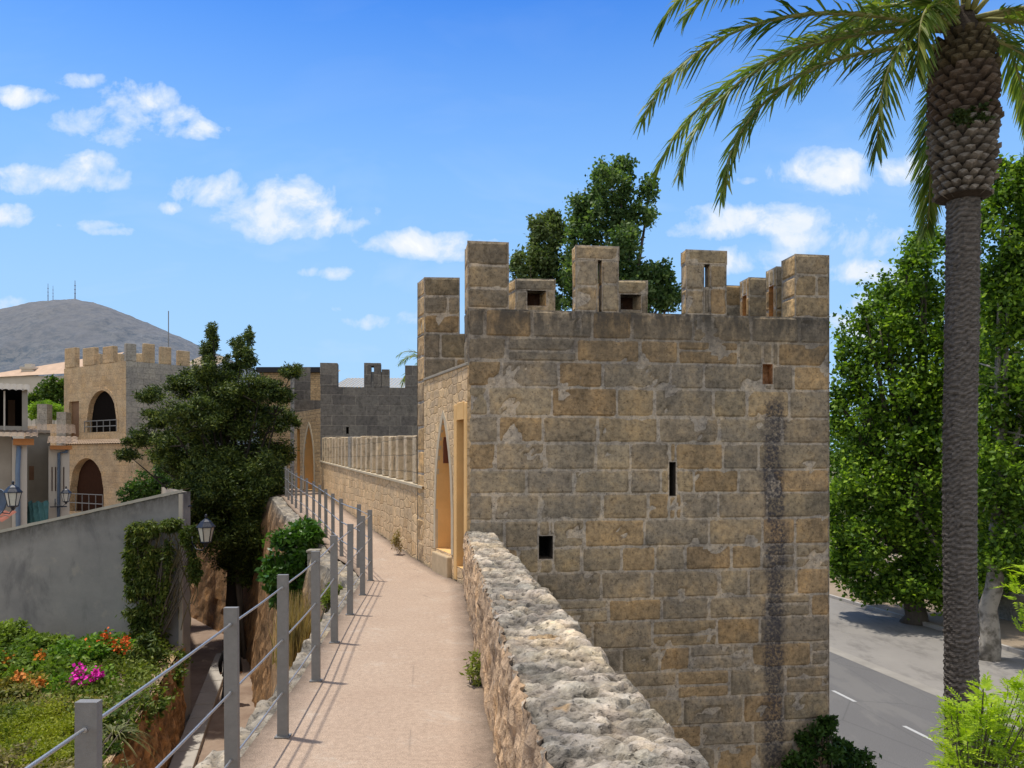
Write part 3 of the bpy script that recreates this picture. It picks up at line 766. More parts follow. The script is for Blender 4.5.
# town wall body: ledge stones + battered rubble face on the town side
mb = MB(); pr = [('e',0)]+[('t',k/8) for k in range(1,9)]+[('f',k/22) for k in range(1,23)]
ys = []; y = -8
while y < 1.5: ys.append(y); y += .5
while y < 36: ys.append(y); y += max(.03, .009*y)
for Y in ys:
    xl = interp(Lft,Y); xo = interp(LW,Y); zr = riseY(Y)
    if Y > 12: xo = xl-.36
    for (kd, u) in pr:
        if kd == 'e': q = Vector((xl+.02, Y, zr-.08)); c = (.3,.28,.25)
        elif kd == 't':
            x = xl+(xo-xl)*u; p = Vector((x,Y,0)); e, h = rubble(p, (.2,.24,.3))
            q = Vector((x+.05*fbm(Vector((Y*2.2,u,0)),3)*u, Y, zr-.03+.03*e+.025*h+.02*fbm(p*5,3)-.03*u)); k = .5+.5*e
            c = tuple(v*k*(.9+.2*h) for v in (.40,.37,.32))
        else:
            z = zr-.03-u*(zr+5.05); x = xo-.75*u; p = Vector((x,Y,z)); e, h = rubble(Vector((0,Y,z)), (.3,.34,.22))
            q = Vector((x-.05*e-.05*fbm(p*2,4), Y, z)); k = .6+.4*e
            g = min(1, max(0, (z+1.0)*1.2)) if Y < 17 else min(.5, max(0, z*.8+.3))
            c = tuple((a_*(1-g)+b_*g)*k*(.85+.3*h) for a_, b_ in zip((.46,.29,.16),(.42,.38,.31)))
        mb.v.append(tuple(q)); mb.c.append(c)
nP = len(pr)
for j in range(len(ys)-1):
    for i in range(nP-1): a = j*nP+i; mb.f.append((a,a+1,a+nP+1,a+nP))
wallbody = mb.build('town_wall', M_ochre2)
tag(wallbody, 'thick old town wall carrying the walkway, ochre rubble on its street side', 'wall')

# far parapet with narrow upright merlons
C0 = Vector((Bk[0], Bk[1], 0)); D0 = Vector((-6.9,27.7,0)); Lf = (D0-C0).length
fp = empty('crenellated_parapet', (C0+D0)/2, 0, 'golden parapet wall topped by a row of narrow upright stones between the two towers', 'wall')
IF = Matrix.Translation(-(C0+D0)/2)
MF = frame((D0.x,D0.y), (C0.x-D0.x, C0.y-D0.y))   # x from far to near, -y faces the path
zl = lambda x: 1.64+(1.235-1.64)*x/Lf
mb = MB(); n = 40
for k in range(n):
    a, b = Lf*k/n, Lf*(k+1)/n
    mb.quad((a,0,-4.6),(b,0,-4.6),(b,0,zl(b)),(a,0,zl(a))); mb.quad((a,.45,-4.6),(b,.45,-4.6),(b,.45,zl(b)),(a,.45,zl(a)))
    mb.quad((a,0,zl(a)),(b,0,zl(b)),(b,.45,zl(b)),(a,.45,zl(a)))
mb.build('wall', mat('far parapet rubble', rubble_fn([(.58,.40,.22),(.68,.49,.29),(.54,.40,.25),(.72,.52,.30)], (.42,.30,.18), .34, .18, lump=.5, lichen=.25)), fp, M=IF@MF)
mb = MB()
for k in range(n):
    a, b = Lf*k/n+.004, Lf*(k+1)/n-.004
    p = [(a,-.035,zl(a)+.002),(b,-.035,zl(b)+.002),(b,-.035,zl(b)+.045),(a,-.035,zl(a)+.045)]
    mb.quad(*p); mb.quad(p[3],p[2],(b,.46,zl(b)+.045),(a,.46,zl(a)+.045))
mb.build('coping', M_arch, fp, M=IF@MF)
npil = 21
for k in range(npil):
    x = .25+k*(Lf-.5)/npil; w = random.uniform(.25,.33) if k != 9 else .50
    mb = MB(); z = zl(x); h = .87+random.uniform(-.025,.025)
    mb.box(x, x+w, .02, .42, z+.046, z+h); 
    mb.build('merlon', M_graymas if k == 9 else mat('pillar stone', brick_fn((.50,.41,.29),(.60,.47,.31),(.36,.30,.22),.6,.3,.012,.5,.02,lichen=.25)), fp, M=IF@MF, bevel=.02)

# ------------------------------------------------------------------ SECOND TOWER
A2 = (-6.9,27.7); E2 = (.2,28.7); B2 = (-8.55,30.2)
tw2 = empty('battlemented_tower', (-3.5,29,-4.6), 0, 'middle tower with a dark grey front, standing where the walkway bends away', 'tower')
I2 = Matrix.Translation((3.5,-29,4.6))
M2 = frame(A2, (E2[0]-A2[0], E2[1]-A2[1])); e2 = Vector((E2[0]-A2[0], E2[1]-A2[1])).normalized(); L2 = 7.1
def w2(px):
    u = (px-CX)/F; return (u*A2[1]-A2[0])/(e2.x-u*e2.y)
Z2 = az(388,28.2); Z2m = az(364,28)
mb = MB(); pn = MB(); s0 = w2(346); col_wall(mb, L2, -4.8, Z2, .5, [(s0, s0+.10, az(434,28), lambda x: az(427,28), .3)], pn)
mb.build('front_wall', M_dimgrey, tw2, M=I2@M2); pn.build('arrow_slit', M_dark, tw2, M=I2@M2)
for (a, b, zt, sl) in ((320,337.5,az(363,27.8),0),(364,381,az(364,28.3),1),(381.6,389.5,az(370,28.3),0),(405,426,az(366.5,28.5),0),(440,460,az(366,28.5),0)):
    a, b = w2(a), w2(b); mb = MB()
    if sl:
        m_ = (a+b)/2-.05; mb.box(a, m_, .0, .5, Z2+.002, zt); mb.box(m_+.1, b, 0, .5, Z2+.002, zt); mb.box(m_, m_+.1, 0, .5, zt-.12, zt-.002)
    else: mb.box(a, b, .0 if b-a > .4 else .05, .5, Z2+.002, zt)
    mb.build('merlon', M_dimgrey, tw2, M=I2@M2, bevel=.015)
Lg2 = (Vector(B2)-Vector(A2)).length; MG2 = frame(B2, (A2[0]-B2[0], A2[1]-B2[1]))
zg = az(410,28.5)
a2 = pointed(Lg2-1.25, .55, 1.5, az(425,28.8)); mb = MB(); pn = MB()
col_wall(mb, Lg2, -4.8, zg, .5, [(Lg2-1.8, Lg2-.7, .6, a2, .35), (Lg2-2.65, Lg2-2.3, .6, lambda x: 2.9, .3)], pn, reveal=True)
mb.build('gorge_wall', M_gold, tw2, M=I2@MG2); pn.build('door_panel', M_goldsm, tw2, M=I2@MG2)
mb = MB(); arch_trim(mb, Lg2-1.25, .55, .6, a2, .12, .015); mb.build('arch_surround', M_arch, tw2, M=I2@MG2)
MB2 = frame(B2, (e2.x, e2.y), (B2[0]-A2[0], B2[1]-A2[1]))
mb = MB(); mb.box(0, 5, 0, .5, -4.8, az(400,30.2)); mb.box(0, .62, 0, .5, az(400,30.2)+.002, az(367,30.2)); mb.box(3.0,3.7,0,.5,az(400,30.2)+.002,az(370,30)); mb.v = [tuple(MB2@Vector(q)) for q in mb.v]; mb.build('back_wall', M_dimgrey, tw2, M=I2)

# ------------------------------------------------------------------ railing
posts = [(-1.20,1.0),(-1.246,2.26)]+[(ax(px,Y),Y) for px, Y in ((232.5,3.69),(283,4.75),(316,5.95),(334.5,7.2),(350,8.5),(362.5,9.74),(370.5,10.9),(358.5,12.2),(341.5,13.4),(333,14.6),(326,15.8),(319.5,17.0),(313.5,18.2),(307,19.4),(301,20.6),(296,21.8),(292,23),(288.5,24.2),(286,25.4),(281,27),(272,29))]
rail = empty('cable_railing', (posts[5][0], posts[5][1], 0), 0, 'steel post and cable railing along the left edge of the walkway', 'railing')
IR = Matrix.Translation((-posts[5][0], -posts[5][1], 0))
for i, (x, y) in enumerate(posts):
    a = posts[max(0,i-1)]; b = posts[min(len(posts)-1,i+1)]
    ang = math.atan2(b[1]-a[1], b[0]-a[0])-math.pi/2
    z = riseY(y); mb = MB()
    w = .032; d = .016; h = 1.0
    # folded channel post with a flat top and a foot plate
    mb.box(-w, w, -d, -d+.006, -.10, h); mb.box(-w, -w+.006, -d+.0062, d, -.10, h); mb.box(w-.006, w, -d+.0062, d, -.10, h); mb.box(-w-.0004, w+.0004, -d-.0004, d, h-.003, h+.003)
    mb.box(-w+.01, w-.01, d-.008, d-.002, -.1, h-.01)
    o = mb.build('post', M_galv, rail); o.location = (x-posts[5][0], y-posts[5][1], z); o.rotation_euler = (random.uniform(-.008,.008), random.uniform(-.008,.008), ang*.35)
    if y < 12:
        pl = MB(); pl.box(-.045, .045, -.035, .035, .003, .009); f = pl.build('foot_plate', M_galv, o)
        for hz in (.925,.60,.275):
            s = MB(); s.tube([(0,-d-.008,hz),(0,-d+.004,hz)], .008, 8); s.build('clamp', M_cable, o)
for hz in (.925,.60,.275):
    mb = MB()
    for (a, b) in zip(posts, posts[1:]):
        pa = Vector((a[0],a[1]-.028,riseY(a[1])+hz)); pb = Vector((b[0],b[1]-.028,riseY(b[1])+hz)); md = (pa+pb)/2-Vector((0,0,.004))
        mb.tube([pa, md, pb], .006 if a[1] < 12 else .010, 6, cap=False)
    mb.build('cable', M_cable, rail, M=IR, smooth=True)

# ------------------------------------------------------------------ PALM
PX, PY = 6.12, 10.5
palm = empty('date_palm', (PX,PY,-4.62), 0, 'tall palm rising in front of the right trees with feathery fronds arching left', 'palm tree')
def bark_palm(t, b):
    a = t.new('ShaderNodeVertexColor', layer_name='tint').outputs[0]; v = t.coord()
    c = t.mix(1, a, t.ramp(t.noise(t.map(v, (1,1,3)), 14, 7, .7), [(.3,(.5,.48,.46)),(.55,(1,1,1)),(.75,(1.5,1.45,1.4))]), 'MULTIPLY')
    return c, t.bump(t.noise(t.map(v, (1,1,4)), 22, 6, .7), .8, .02)
M_palm = mat('palm trunk bark', bark_palm)
zc = az(22, PY)+4.62      # crown height above base
zbulb0 = az(200, PY)+4.62; zbulb1 = az(45, PY)+4.62
mb = MB(); n = 40; z = 0; i0 = 0; rows = []
while z < zbulb0+.1: rows.append(z); z += .021
def trunk_c(z): return (.02*math.sin(z*.8)+.02*z/10, 0)
for k, z in enumerate(rows):
    cx_, cy_ = trunk_c(z)
    for j in range(n):
        q = 2*math.pi*j/n
        ph = z/.074+.2*math.sin(q*3+z)+1.3*noise.noise(Vector((math.cos(q)*2.1, math.sin(q)*2.1, z*2.2)))
        rid = abs((ph % 1)-.5)*2
        r = .192+.020*rid**.7+.024*noise.noise(Vector((math.cos(q)*6, math.sin(q)*6, z*16)))
        if z < .6: r += .06*(1-z/.6)
        mb.v.append((cx_+r*math.cos(q), cy_+r*math.sin(q), z))
        g = .6+.75*rid; h = noise.noise(Vector((math.cos(q)*5, math.sin(q)*5, z*10)))*.3+1
        mb.c.append((.15*g*h,.132*g*h,.118*g*h))
for k in range(len(rows)-1):
    for j in range(n): a = k*n+j; b = k*n+(j+1)%n; mb.f.append((a,b,b+n,a+n))
mb.build('trunk', M_palm, palm)
# bulb of cut frond bases
mb = MB(); tcx = trunk_c(zbulb0)[0]
def bulb_r(u): return .335+.085*math.sin(min(1, u*2.4)*math.pi*.5) if u < .8 else .42-.09*((u-.8)/.2)**1.3
mb.lathe([(.22,zbulb0-.02),(.34,zbulb0+.03)]+[(bulb_r(k/20)-.07, zbulb0+.03+(zbulb1-zbulb0)*k/20) for k in range(21)]+[(.1,zbulb1+.5)], 24, (tcx,0,0), col=(.06,.045,.035))
rowsb = 22
for rI in range(rowsb):
    u = rI/(rowsb-1); z = zbulb0+.04+(zbulb1-zbulb0-.05)*u; rr = bulb_r(u); nb = 15
    for j in range(nb):
        q = 2*math.pi*(j+(rI%2)*.5)/nb+random.uniform(-.05,.05); rj = rr+random.uniform(-.03,.02)
        w = rr*.215*random.uniform(.85,1.1); hh = .092; L = .09+.05*u
        cq, sq = math.cos(q), math.sin(q); rad = Vector((cq,sq,0)); tan = Vector((-sq,cq,0)); up = Vector((0,0,1))
        b = Vector((tcx,0,z))+rad*(rj-.09)
        tipz = .05+.06*u
        g = random.uniform(.7,1.3)
        cl = (.27*g,.235*g,.20*g) if u < .45 else ((.17*g,.125*g,.095*g) if u < .8 else (.14*g,.11*g,.065*g))
        cd = (cl[0]*.28, cl[1]*.25, cl[2]*.22)
        ring0 = [b-tan*w*1.15, b-up*hh*.6, b+tan*w*1.15, b+up*hh*.7]
        c = Vector((tcx,0,z+tipz))+rad*(rj+.015)
        c += tan*random.uniform(-.012,.012)+rad*random.uniform(-.01,.02)
        ring1 = [c-tan*w*.72, c-up*hh*.5+rad*.012, c+tan*w*.72, c+up*hh*.22-rad*.02]
        i = len(mb.v); mb.v += [tuple(p) for p in ring0+ring1]; mb.c += [cd]*4+[cl]*4
        for k in range(4): mb.f.append((i+k, i+(k+1)%4, i+4+(k+1)%4, i+4+k))
        mb.f.append((i+4,i+5,i+6,i+7))
mb.build('frond_bases', M_palm, palm)
M_frond = leaf_mat('palm frond', [(.075,.13,.03),(.12,.19,.045),(.18,.25,.06),(.30,.32,.10)], .4, 1.5, .4)
M_rachis = plain('frond stem', (.28,.27,.10), .5, .25, 8)
def frond(azm, elev, length, sag, side=0., nleaf=96, ll=.52, scale=1., root=None, oz=0.):
    """feather frond: stem launched at azimuth/elevation, bending down with distance"""
    root = root or palm
    h = Vector((math.cos(azm), math.sin(azm), 0)); lat = Vector((-h.y, h.x, 0))
    pts = []; p = Vector((tcx,0,zc+oz))*scale+h*.14; el = elev; n = 26; st = length/n
    for k in range(n+1):
        pts.append(p.copy()); u = k/n
        d = h*math.cos(el)+Vector((0,0,math.sin(el)))+lat*side*u
        p = p+d.normalized()*st; el -= sag*(.35+1.2*u)/n
        el = max(el, R(-82))
    mbr = MB(); mbr.tube(pts, [(.030*(1-k/n)**.8+.006)*scale for k in range(n+1)], 6)
    r = mbr.build('frond', M_rachis, root, smooth=True)
    Vv = []; Ff = []
    for k in range(nleaf):
        u = .10+.90*(k/nleaf); f = u*n; i = min(n-1, int(f)); q = pts[i].lerp(pts[i+1], f-i); d = (pts[i+1]-pts[i]).normalized()
        sx = d.cross(Vector((0,0,1)));
        if sx.length < .1: sx = lat
        sx.normalize(); nr = sx.cross(d)
        L = ll*scale*(math.sin(min(1, (u-.02)*2.6)*math.pi/2)*(1-.55*max(0, (u-.55)/.45)**1.4))*random.uniform(.85,1.1)
        for s in (-1, 1):
            dr = (d*(.62+.55*u)+sx*s*(.75-.25*u)+nr*random.choice((-.45,-.1,.25,.55))*random.uniform(.6,1.2)).normalized()
            w = .0185*scale; b0 = q; m = q+dr*L*.5-Vector((0,0,L*.06)); e = q+dr*L-Vector((0,0,L*random.uniform(.20,.38)))
            wv = dr.cross(Vector((random.uniform(-.6,.6),random.uniform(-.6,.6),1))).normalized()*w
            i0 = len(Vv); Vv += [b0-wv*.6, b0+wv*.6, m+wv, m-wv, e+wv*.15, e-wv*.15]; Ff += [(i0,i0+1,i0+2,i0+3),(i0+3,i0+2,i0+4,i0+5)]
    lf = raw('leaflets', np.array([tuple(v) for v in Vv]), np.array(Ff), M_frond, r)
    return r
# left side fronds that frame the sky, then the rest of the crown
spec = [(182.3,1.2,4.23,100,11.96),(152.2,11.8,4.86,90,12.38),(183.8,13.1,4.93,89,12.16),(213.8,-20,3.23,90,12.38),(186.3,33,4.65,106,12.22),(-52,-8,3.0,150,12.3),(80.9,-26.3,2.82,167,12.25),
        (170,8,4.5,98,12.2),(166,58,4.6,105,12.4),(150,50,4.4,100,12.4),(196,60,4.6,95,12.4),(90,55,4.4,100,12.4),(215,66,4.2,95,12.4),(245,72,3.9,80,12.5),(160,76,4.0,70,12.5),(120,40,4.2,110,12.3),(130,62,4.4,95,12.4),(178,50,4.9,80,12.4),(-100,62,3.4,120,12.4),
        (105,45,4.0,100,12.4),(-15,10,4.2,110,12.3),(8,20,4.4,105,12.3),(25,5,4.2,115,12.2),(45,30,4.4,110,12.3),(70,8,4.3,115,12.2),(-25,48,4.4,105,12.4),(-75,55,4.0,110,12.4),(30,60,4.4,95,12.4),(-5,66,4.2,85,12.5),(60,78,4.0,65,12.5),(200,46,4.6,100,12.35),(-30,-15,3.2,130,12.3),(222,10,2.2,150,12.2)]
for s in spec: frond(R(s[0]), R(s[1]), s[2], R(s[3]), 0, oz=s[4]-zc)
M_weed = leaf_mat('epiphyte', [(.04,.07,.02),(.08,.11,.03)], .2)
P = blob_points([(tcx-.12,-.42,zbulb0+.98,.24,.08,.15)], 500); leaves('epiphyte', P, .06, M_weed, palm)

# ------------------------------------------------------------------ trees
def tree(name, label, cat, base, trunk_r, blobs, nleaf, size, lm, bm, group=None, aspect=.6, sub=16, tight=.3, shell=.55, fork=.35, droop=0., stems=1, limb=True):
    """base world pos; blobs in world coords"""
    base = Vector(base); root = empty(name, base, 0, label, cat, group)
    loc = [(b[0]-base.x, b[1]-base.y, b[2]-base.z, b[3], b[4], b[5]) for b in blobs]
    top = max(b[2] for b in loc); cx = sum(b[0] for b in loc)/len(loc); cy = sum(b[1] for b in loc)/len(loc)
    mb = MB(); fk = Vector((cx*.25, cy*.25, top*fork))
    n = 8; pts = [Vector((0,0,-.15)).lerp(fk, k/n)+Vector((.04*math.sin(k*1.7), .04*math.cos(k*2.1), 0))*top*.1 for k in range(n+1)]
    mb.tube(pts, [trunk_r*(1.35 if k == 0 else 1-.35*k/n) for k in range(n+1)], 12)
    mb.build('trunk', bm, root, smooth=True)
    if limb:
        for i, b in enumerate(loc):
            if b[2] < fk.z*.6: continue
            e = Vector(b[:3]); st = fk*random.uniform(.7,1); mid = st.lerp(e, .5)+Vector((random.uniform(-.3,.3),random.uniform(-.3,.3),random.uniform(.0,.4)))
            m2 = MB(); ps = []
            for k in range(9):
                u = k/8; ps.append((1-u)**2*st+2*u*(1-u)*mid+u*u*e)
            m2.tube(ps, [trunk_r*(.28 if name == 'cypress_tree' else .5)*(1-.85*k/8) for k in range(9)], 8)
            for _ in range(3):
                d = Vector((random.gauss(0,1),random.gauss(0,1),random.gauss(.3,.7))).normalized(); s0 = ps[random.randint(4,7)]
                m2.tube([s0, s0+Vector((d.x*b[3]*.5, d.y*b[4]*.5, d.z*b[5]*.5)), s0+Vector((d.x*b[3]*.95, d.y*b[4]*.95, d.z*b[5]*.95))], [trunk_r*.16, trunk_r*.1, .01], 5)
            m2.build('limb', bm, root, smooth=True)
    P = blob_points(loc, nleaf, sub, tight, shell)
    leaves('crown', P, size, lm, root, aspect, droop)
    return root
def pxb(px, py, Y, rpx, rpz=None, ry=None):
    p = at(px, py, Y); r = rpx/F*Y; return (p.x, p.y, p.z, r, ry or r, (rpz or rpx)/F*Y)

LM_broad = leaf_mat('broad bright leaf', [(.036,.078,.012),(.06,.125,.015),(.105,.20,.022),(.19,.32,.032),(.29,.42,.045)], .40, .55)
LM_broad2 = leaf_mat('broad bright leaf b', [(.034,.076,.012),(.06,.12,.015),(.10,.19,.022),(.18,.31,.032),(.28,.41,.045)], .40, .55)
Yt = 30
bl = [pxb(880,330,30,38,34),pxb(925,285,30,38,40),pxb(900,390,30,50,42),pxb(862,420,30,34,40),pxb(945,365,29,48,50),pxb(985,330,31,42,45),pxb(868,490,29.5,40,36),
      pxb(918,470,28.8,50,44),pxb(965,450,29.5,45,45),pxb(880,540,29,42,28),pxb(935,535,29,44,30),pxb(930,245,30.5,20,16),pxb(850,360,30,14,18),pxb(838,400,30,9,16),pxb(866,318,30,9,16),pxb(884,292,30,8,16),pxb(906,258,30,9,16),pxb(922,240,30,7,14),pxb(842,350,30.5,6,12),pxb(846,520,30,18,44),pxb(860,560,30,26,30),pxb(930,580,28.5,42,26),pxb(962,590,28.5,26,26),pxb(872,585,29.5,22,18),pxb(845,565,31,16,22),pxb(1000,560,30,40,40),pxb(985,520,30,40,40),pxb(905,580,29,28,14),pxb(900,310,32,36,40),pxb(855,465,32,26,44)]
tree('broadleaf_tree', 'wide bright green tree over the road just right of the near tower', 'tree', (ax(915,29.3),29.3,-4.5), .42, bl, 70000, .19, LM_broad, M_bark, 'trees along the far kerb', sub=26, tight=.34, shell=.5, fork=.22)
bl = [pxb(1010,230,24,40,45),pxb(1040,290,24,50,50),pxb(1000,310,24,34,42),pxb(1060,200,24,50,50),pxb(1010,395,24,42,44),pxb(1060,400,24,50,50),pxb(1000,480,23.5,34,40),
      pxb(1045,500,23.5,50,45),pxb(1010,555,23.5,36,28),pxb(1060,575,24,40,30),pxb(1005,180,24.5,20,22),pxb(1100,330,24,60,80),pxb(985,430,25,20,60)]
tree('broadleaf_tree', 'tall bright green tree at the right edge, behind the palm trunk', 'tree', (ax(987,24),24,-4.5), .30, bl, 60000, .165, LM_broad2, M_bark_pale, 'trees along the far kerb', sub=26, tight=.34, shell=.5, fork=.3)
bl = [pxb(1000,420,42,90,90),pxb(900,470,44,60,70),pxb(1060,330,42,70,90),pxb(960,560,42,60,30),pxb(840,480,46,24,60)]
tree('broadleaf_tree', 'shaded tree filling the gap behind the two kerbside trees', 'tree', (ax(985,42),42,-4.5), .4, bl, 16000, .30, leaf_mat('shaded leaf', [(.025,.05,.012),(.05,.09,.02)], .3), M_bark, sub=20)
# pale cut branch
mb = MB(); p0, p1 = at(940,556,28.5), at(916,514,28.2); mb.tube([p0,(p0+p1)/2+Vector((.05,0,.05)),p1], [.09,.08,.06], 8)
o = mb.build('branch', M_bark_pale); tag(o, 'bare pale broken branch poking out of the wide bright tree', 'branch')
# understorey behind kerb
def shrub(name, label, cat, blobs, nleaf, size, lm, base=None, group=None, aspect=.5, sub=14, tight=.3, shell=.45, stem=None, droop=0., sr=1.):
    b0 = blobs[0]; base = Vector(base) if base is not None else Vector((b0[0], b0[1], min(b[2]-b[5] for b in blobs)))
    root = empty(name, base, 0, label, cat, group)
    loc = [(b[0]-base.x, b[1]-base.y, b[2]-base.z, b[3], b[4], b[5]) for b in blobs]
    mb = MB()
    for b in loc:
        for _ in range(4):
            e = Vector((b[0]+random.uniform(-.5,.5)*b[3], b[1]+random.uniform(-.5,.5)*b[4], b[2]+random.uniform(-.2,.7)*b[5]))
            mb.tube([(random.uniform(-.05,.05),random.uniform(-.05,.05),-.03), e*.5+Vector((random.uniform(-.1,.1),random.uniform(-.1,.1),.05)), e], [.022*sr,.014*sr,.004*sr], 5)
    mb.build('stem', stem or M_bark, root)
    leaves('foliage', blob_points(loc, nleaf, sub, tight, shell), size, lm, root, aspect, droop)
    return root
LM_mid = leaf_mat('mid green', [(.04,.085,.015),(.08,.14,.025),(.12,.18,.035)], .35, 1.)
shrub('bush', 'low sunlit hedge bush behind the far kerb left of the tree trunks', 'bush', [pxb(880,606,33,16,9),pxb(868,600,34,12,8)], 3500, .12, LM_mid)
# wall + bank at the far side of the road
mb = MB(); p = roadpt(24.5, 26); q = roadpt(24.5, 75); mb.bar((p[0],p[1],-3.9),(q[0],q[1],-3.9),.4,1.1)
tag(mb.build('boundary_wall', M_graymas), 'low pale stone wall along the far side of the road behind the kerbside trees', 'wall')
mb = MB(); p = roadpt(25.5, 6); q = roadpt(25.5, 25.5); mb.bar((p[0],p[1],-3.9),(q[0],q[1],-3.9),.4,1.3)
tag(mb.build('boundary_wall', M_gold), 'orange stone wall behind the trees at the right edge', 'wall')

# trees rising behind the near tower
LM_pop = leaf_mat('poplar leaf', [(.045,.095,.038),(.08,.145,.052),(.13,.21,.075),(.21,.29,.13)], .40, .9)
bl = [pxb(612,185,24,26,26),pxb(635,215,24,22,26),pxb(595,215,24,24,26),pxb(618,250,24,40,30),pxb(640,285,24,26,22),pxb(590,275,24,30,28),pxb(615,310,24,44,30),pxb(664,290,24,12,16),pxb(655,305,24,18,12),
      pxb(582,240,24,18,24),pxb(572,275,24.4,18,26),pxb(585,295,24,20,22),pxb(660,272,24,12,12),pxb(672,298,24,12,12),pxb(668,282,24,8,9),pxb(580,205,24,8,12),pxb(650,190,24,10,18),pxb(625,165,24,12,8)]
tree('poplar_tree', 'dark green tree, the taller one rising behind the near tower', 'tree', (ax(615,24),24,-5.1), .22, bl, 34000, .13, LM_pop, M_bark, 'trees behind the near tower', sub=22, tight=.3, shell=.4, fork=.6)
bl = [pxb(545,235,25,20,20),pxb(530,265,25,18,24),pxb(555,262,25,20,24),pxb(540,295,25,26,20),pxb(522,290,25,12,18),pxb(552,222,25,8,12)]
tree('poplar_tree', 'smaller paler tree just left of the tallest one behind the near tower', 'tree', (ax(545,25),25,-5.1), .16, bl, 16000, .125, leaf_mat('pale poplar', [(.07,.12,.045),(.12,.17,.07),(.18,.235,.11)], .3, .6), M_bark, 'trees behind the near tower', sub=18, tight=.3, shell=.4, fork=.6)

# far palm peeking past the near tower
fpalm = empty('date_palm', (ax(436,42),42,-5), 0, 'distant palm with greyish fronds peeking between the two towers', 'palm tree')
mb = MB(); mb.tube([(0,0,0),(0,0,5),(0,0,11.6)], [.3,.25,.22], 10); mb.build('trunk', M_bark, fpalm)
_z, _t = zc, tcx; zc = 11.7; tcx = 0
for k in range(18): frond(k*2*math.pi/18*1.0+.1, R(random.uniform(0,60)), 2.4, R(120), 0, 30, .5, 1.0, fpalm)
zc, tcx = _z, _t

# conifer
LM_con = leaf_mat('cypress', [(.018,.038,.012),(.04,.070,.018),(.085,.125,.028),(.18,.22,.05)], .18, .5)
Yc = 27
cb = [(213,335,4,14),(210,350,8,14),(206,370,14,14),(242,352,6,16),(249,336,4,10),(236,345,4,6),(250,360,6,14),(232,368,14,12),(185,385,26,16),(150,395,14,9),(225,390,32,18),(262,388,26,14),(292,372,12,8),(280,395,16,10),
      (160,420,20,11),(140,440,18,10),(195,415,34,20),(240,420,38,22),(278,420,22,14),(128,455,12,6),(165,456,20,12),(205,455,38,24),(250,460,38,24),(285,455,12,14),
      (215,495,34,26),(255,500,34,28),(186,488,14,12),(235,535,34,26),(270,530,20,24),(205,525,22,20),(240,570,22,16),(265,560,12,14),(225,430,30,30),(190,468,30,18),(175,440,24,14),(225,480,44,26),(262,478,30,24),(240,520,44,24),(210,515,26,22),(245,550,34,20),(225,400,34,18)]
bl = [pxb(a,b,Yc+random.uniform(-1.2,1.6),rx,rz, max(.5, rx/F*Yc*.8)) for a,b,rx,rz in cb]
con = tree('cypress_tree', 'large dark evergreen with ragged spiky top beside the walkway', 'tree', (ax(234,27),27,-5.0), .26, bl, 230000, .125, LM_con, plain('dark bark', (.035,.03,.025), .95, .3, 6), aspect=.30, sub=30, tight=.26, shell=.15, fork=.4)
mb = MB(); mb.tube([(.5,-.8,-.1),(.42,-.5,2),(.2,0,4)], [.10,.08,.06], 8); mb.build('trunk', M_bark, con, smooth=True)
mb = MB(); mb.tube([(.75,-1.0,-.1),(.3,-.5,2.4),(.1,0,4)], [.08,.07,.05], 8); mb.build('trunk', M_bark, con, smooth=True)
shrub('bush', 'rounded bright green treetop left of the dark evergreen behind the grey wall', 'bush', [pxb(148,488,31,20,14),pxb(165,480,31,20,14),pxb(132,494,31,12,9),pxb(175,495,31,18,14)], 7000, .13, leaf_mat('bush green', [(.02,.06,.01),(.045,.10,.018),(.08,.15,.03)], .3, 1.), base=(ax(155,31),31,-5), group=None)

# ------------------------------------------------------------------ bush + grass on the outer face of the wall
mb = MB(); rows = 14; 
bt = empty('buttress', (-3.3,11.5,-5), 0, 'ochre rubble buttress with dry grass below the walkway railing', 'buttress')
m_ = MB()
for i in range(25):
    Y = 8.6+6.4*i/24; xi = interp(LW, Y)+.1
    for k in range(10):
        u = k/9
        if k == 0: q = Vector((xi, Y, -1.15)); 
        else:
            x = xi-.75-.25*u; q = Vector((x-.06*fbm(Vector((x*2,Y*2,u*4)),3), Y, -1.25-.03*fbm(Vector((Y*3,0,0)))-(u-1/9)*4.4))
        m_.v.append((q.x+3.3, q.y-11.5, q.z+5)); h = random.uniform(.8,1.2); m_.c.append((.44*h,.28*h,.15*h))
for i in range(24):
    for k in range(9): a = i*10+k; m_.f.append((a,a+1,a+11,a+10))
m_.f.append(tuple(range(10))); m_.build('wall', M_ochre2, bt)
LM_vine = leaf_mat('glossy climber', [(.03,.085,.014),(.05,.125,.02),(.08,.17,.03)], .3, 2., .4)
shrub('climbing_bush', 'rounded glossy green bush draped over the wall edge behind the railing', 'bush', [pxb(292,548,14.6,22,20,.4),pxb(303,532,14.8,18,12,.4),pxb(280,568,14.4,15,22,.35),pxb(296,578,14.4,15,24,.35),pxb(312,535,14.8,10,8,.3),pxb(284,596,14.4,10,14,.3)], 9500, .115, LM_vine, base=(-4.15,14.6,-1.2), aspect=.55, droop=.5)
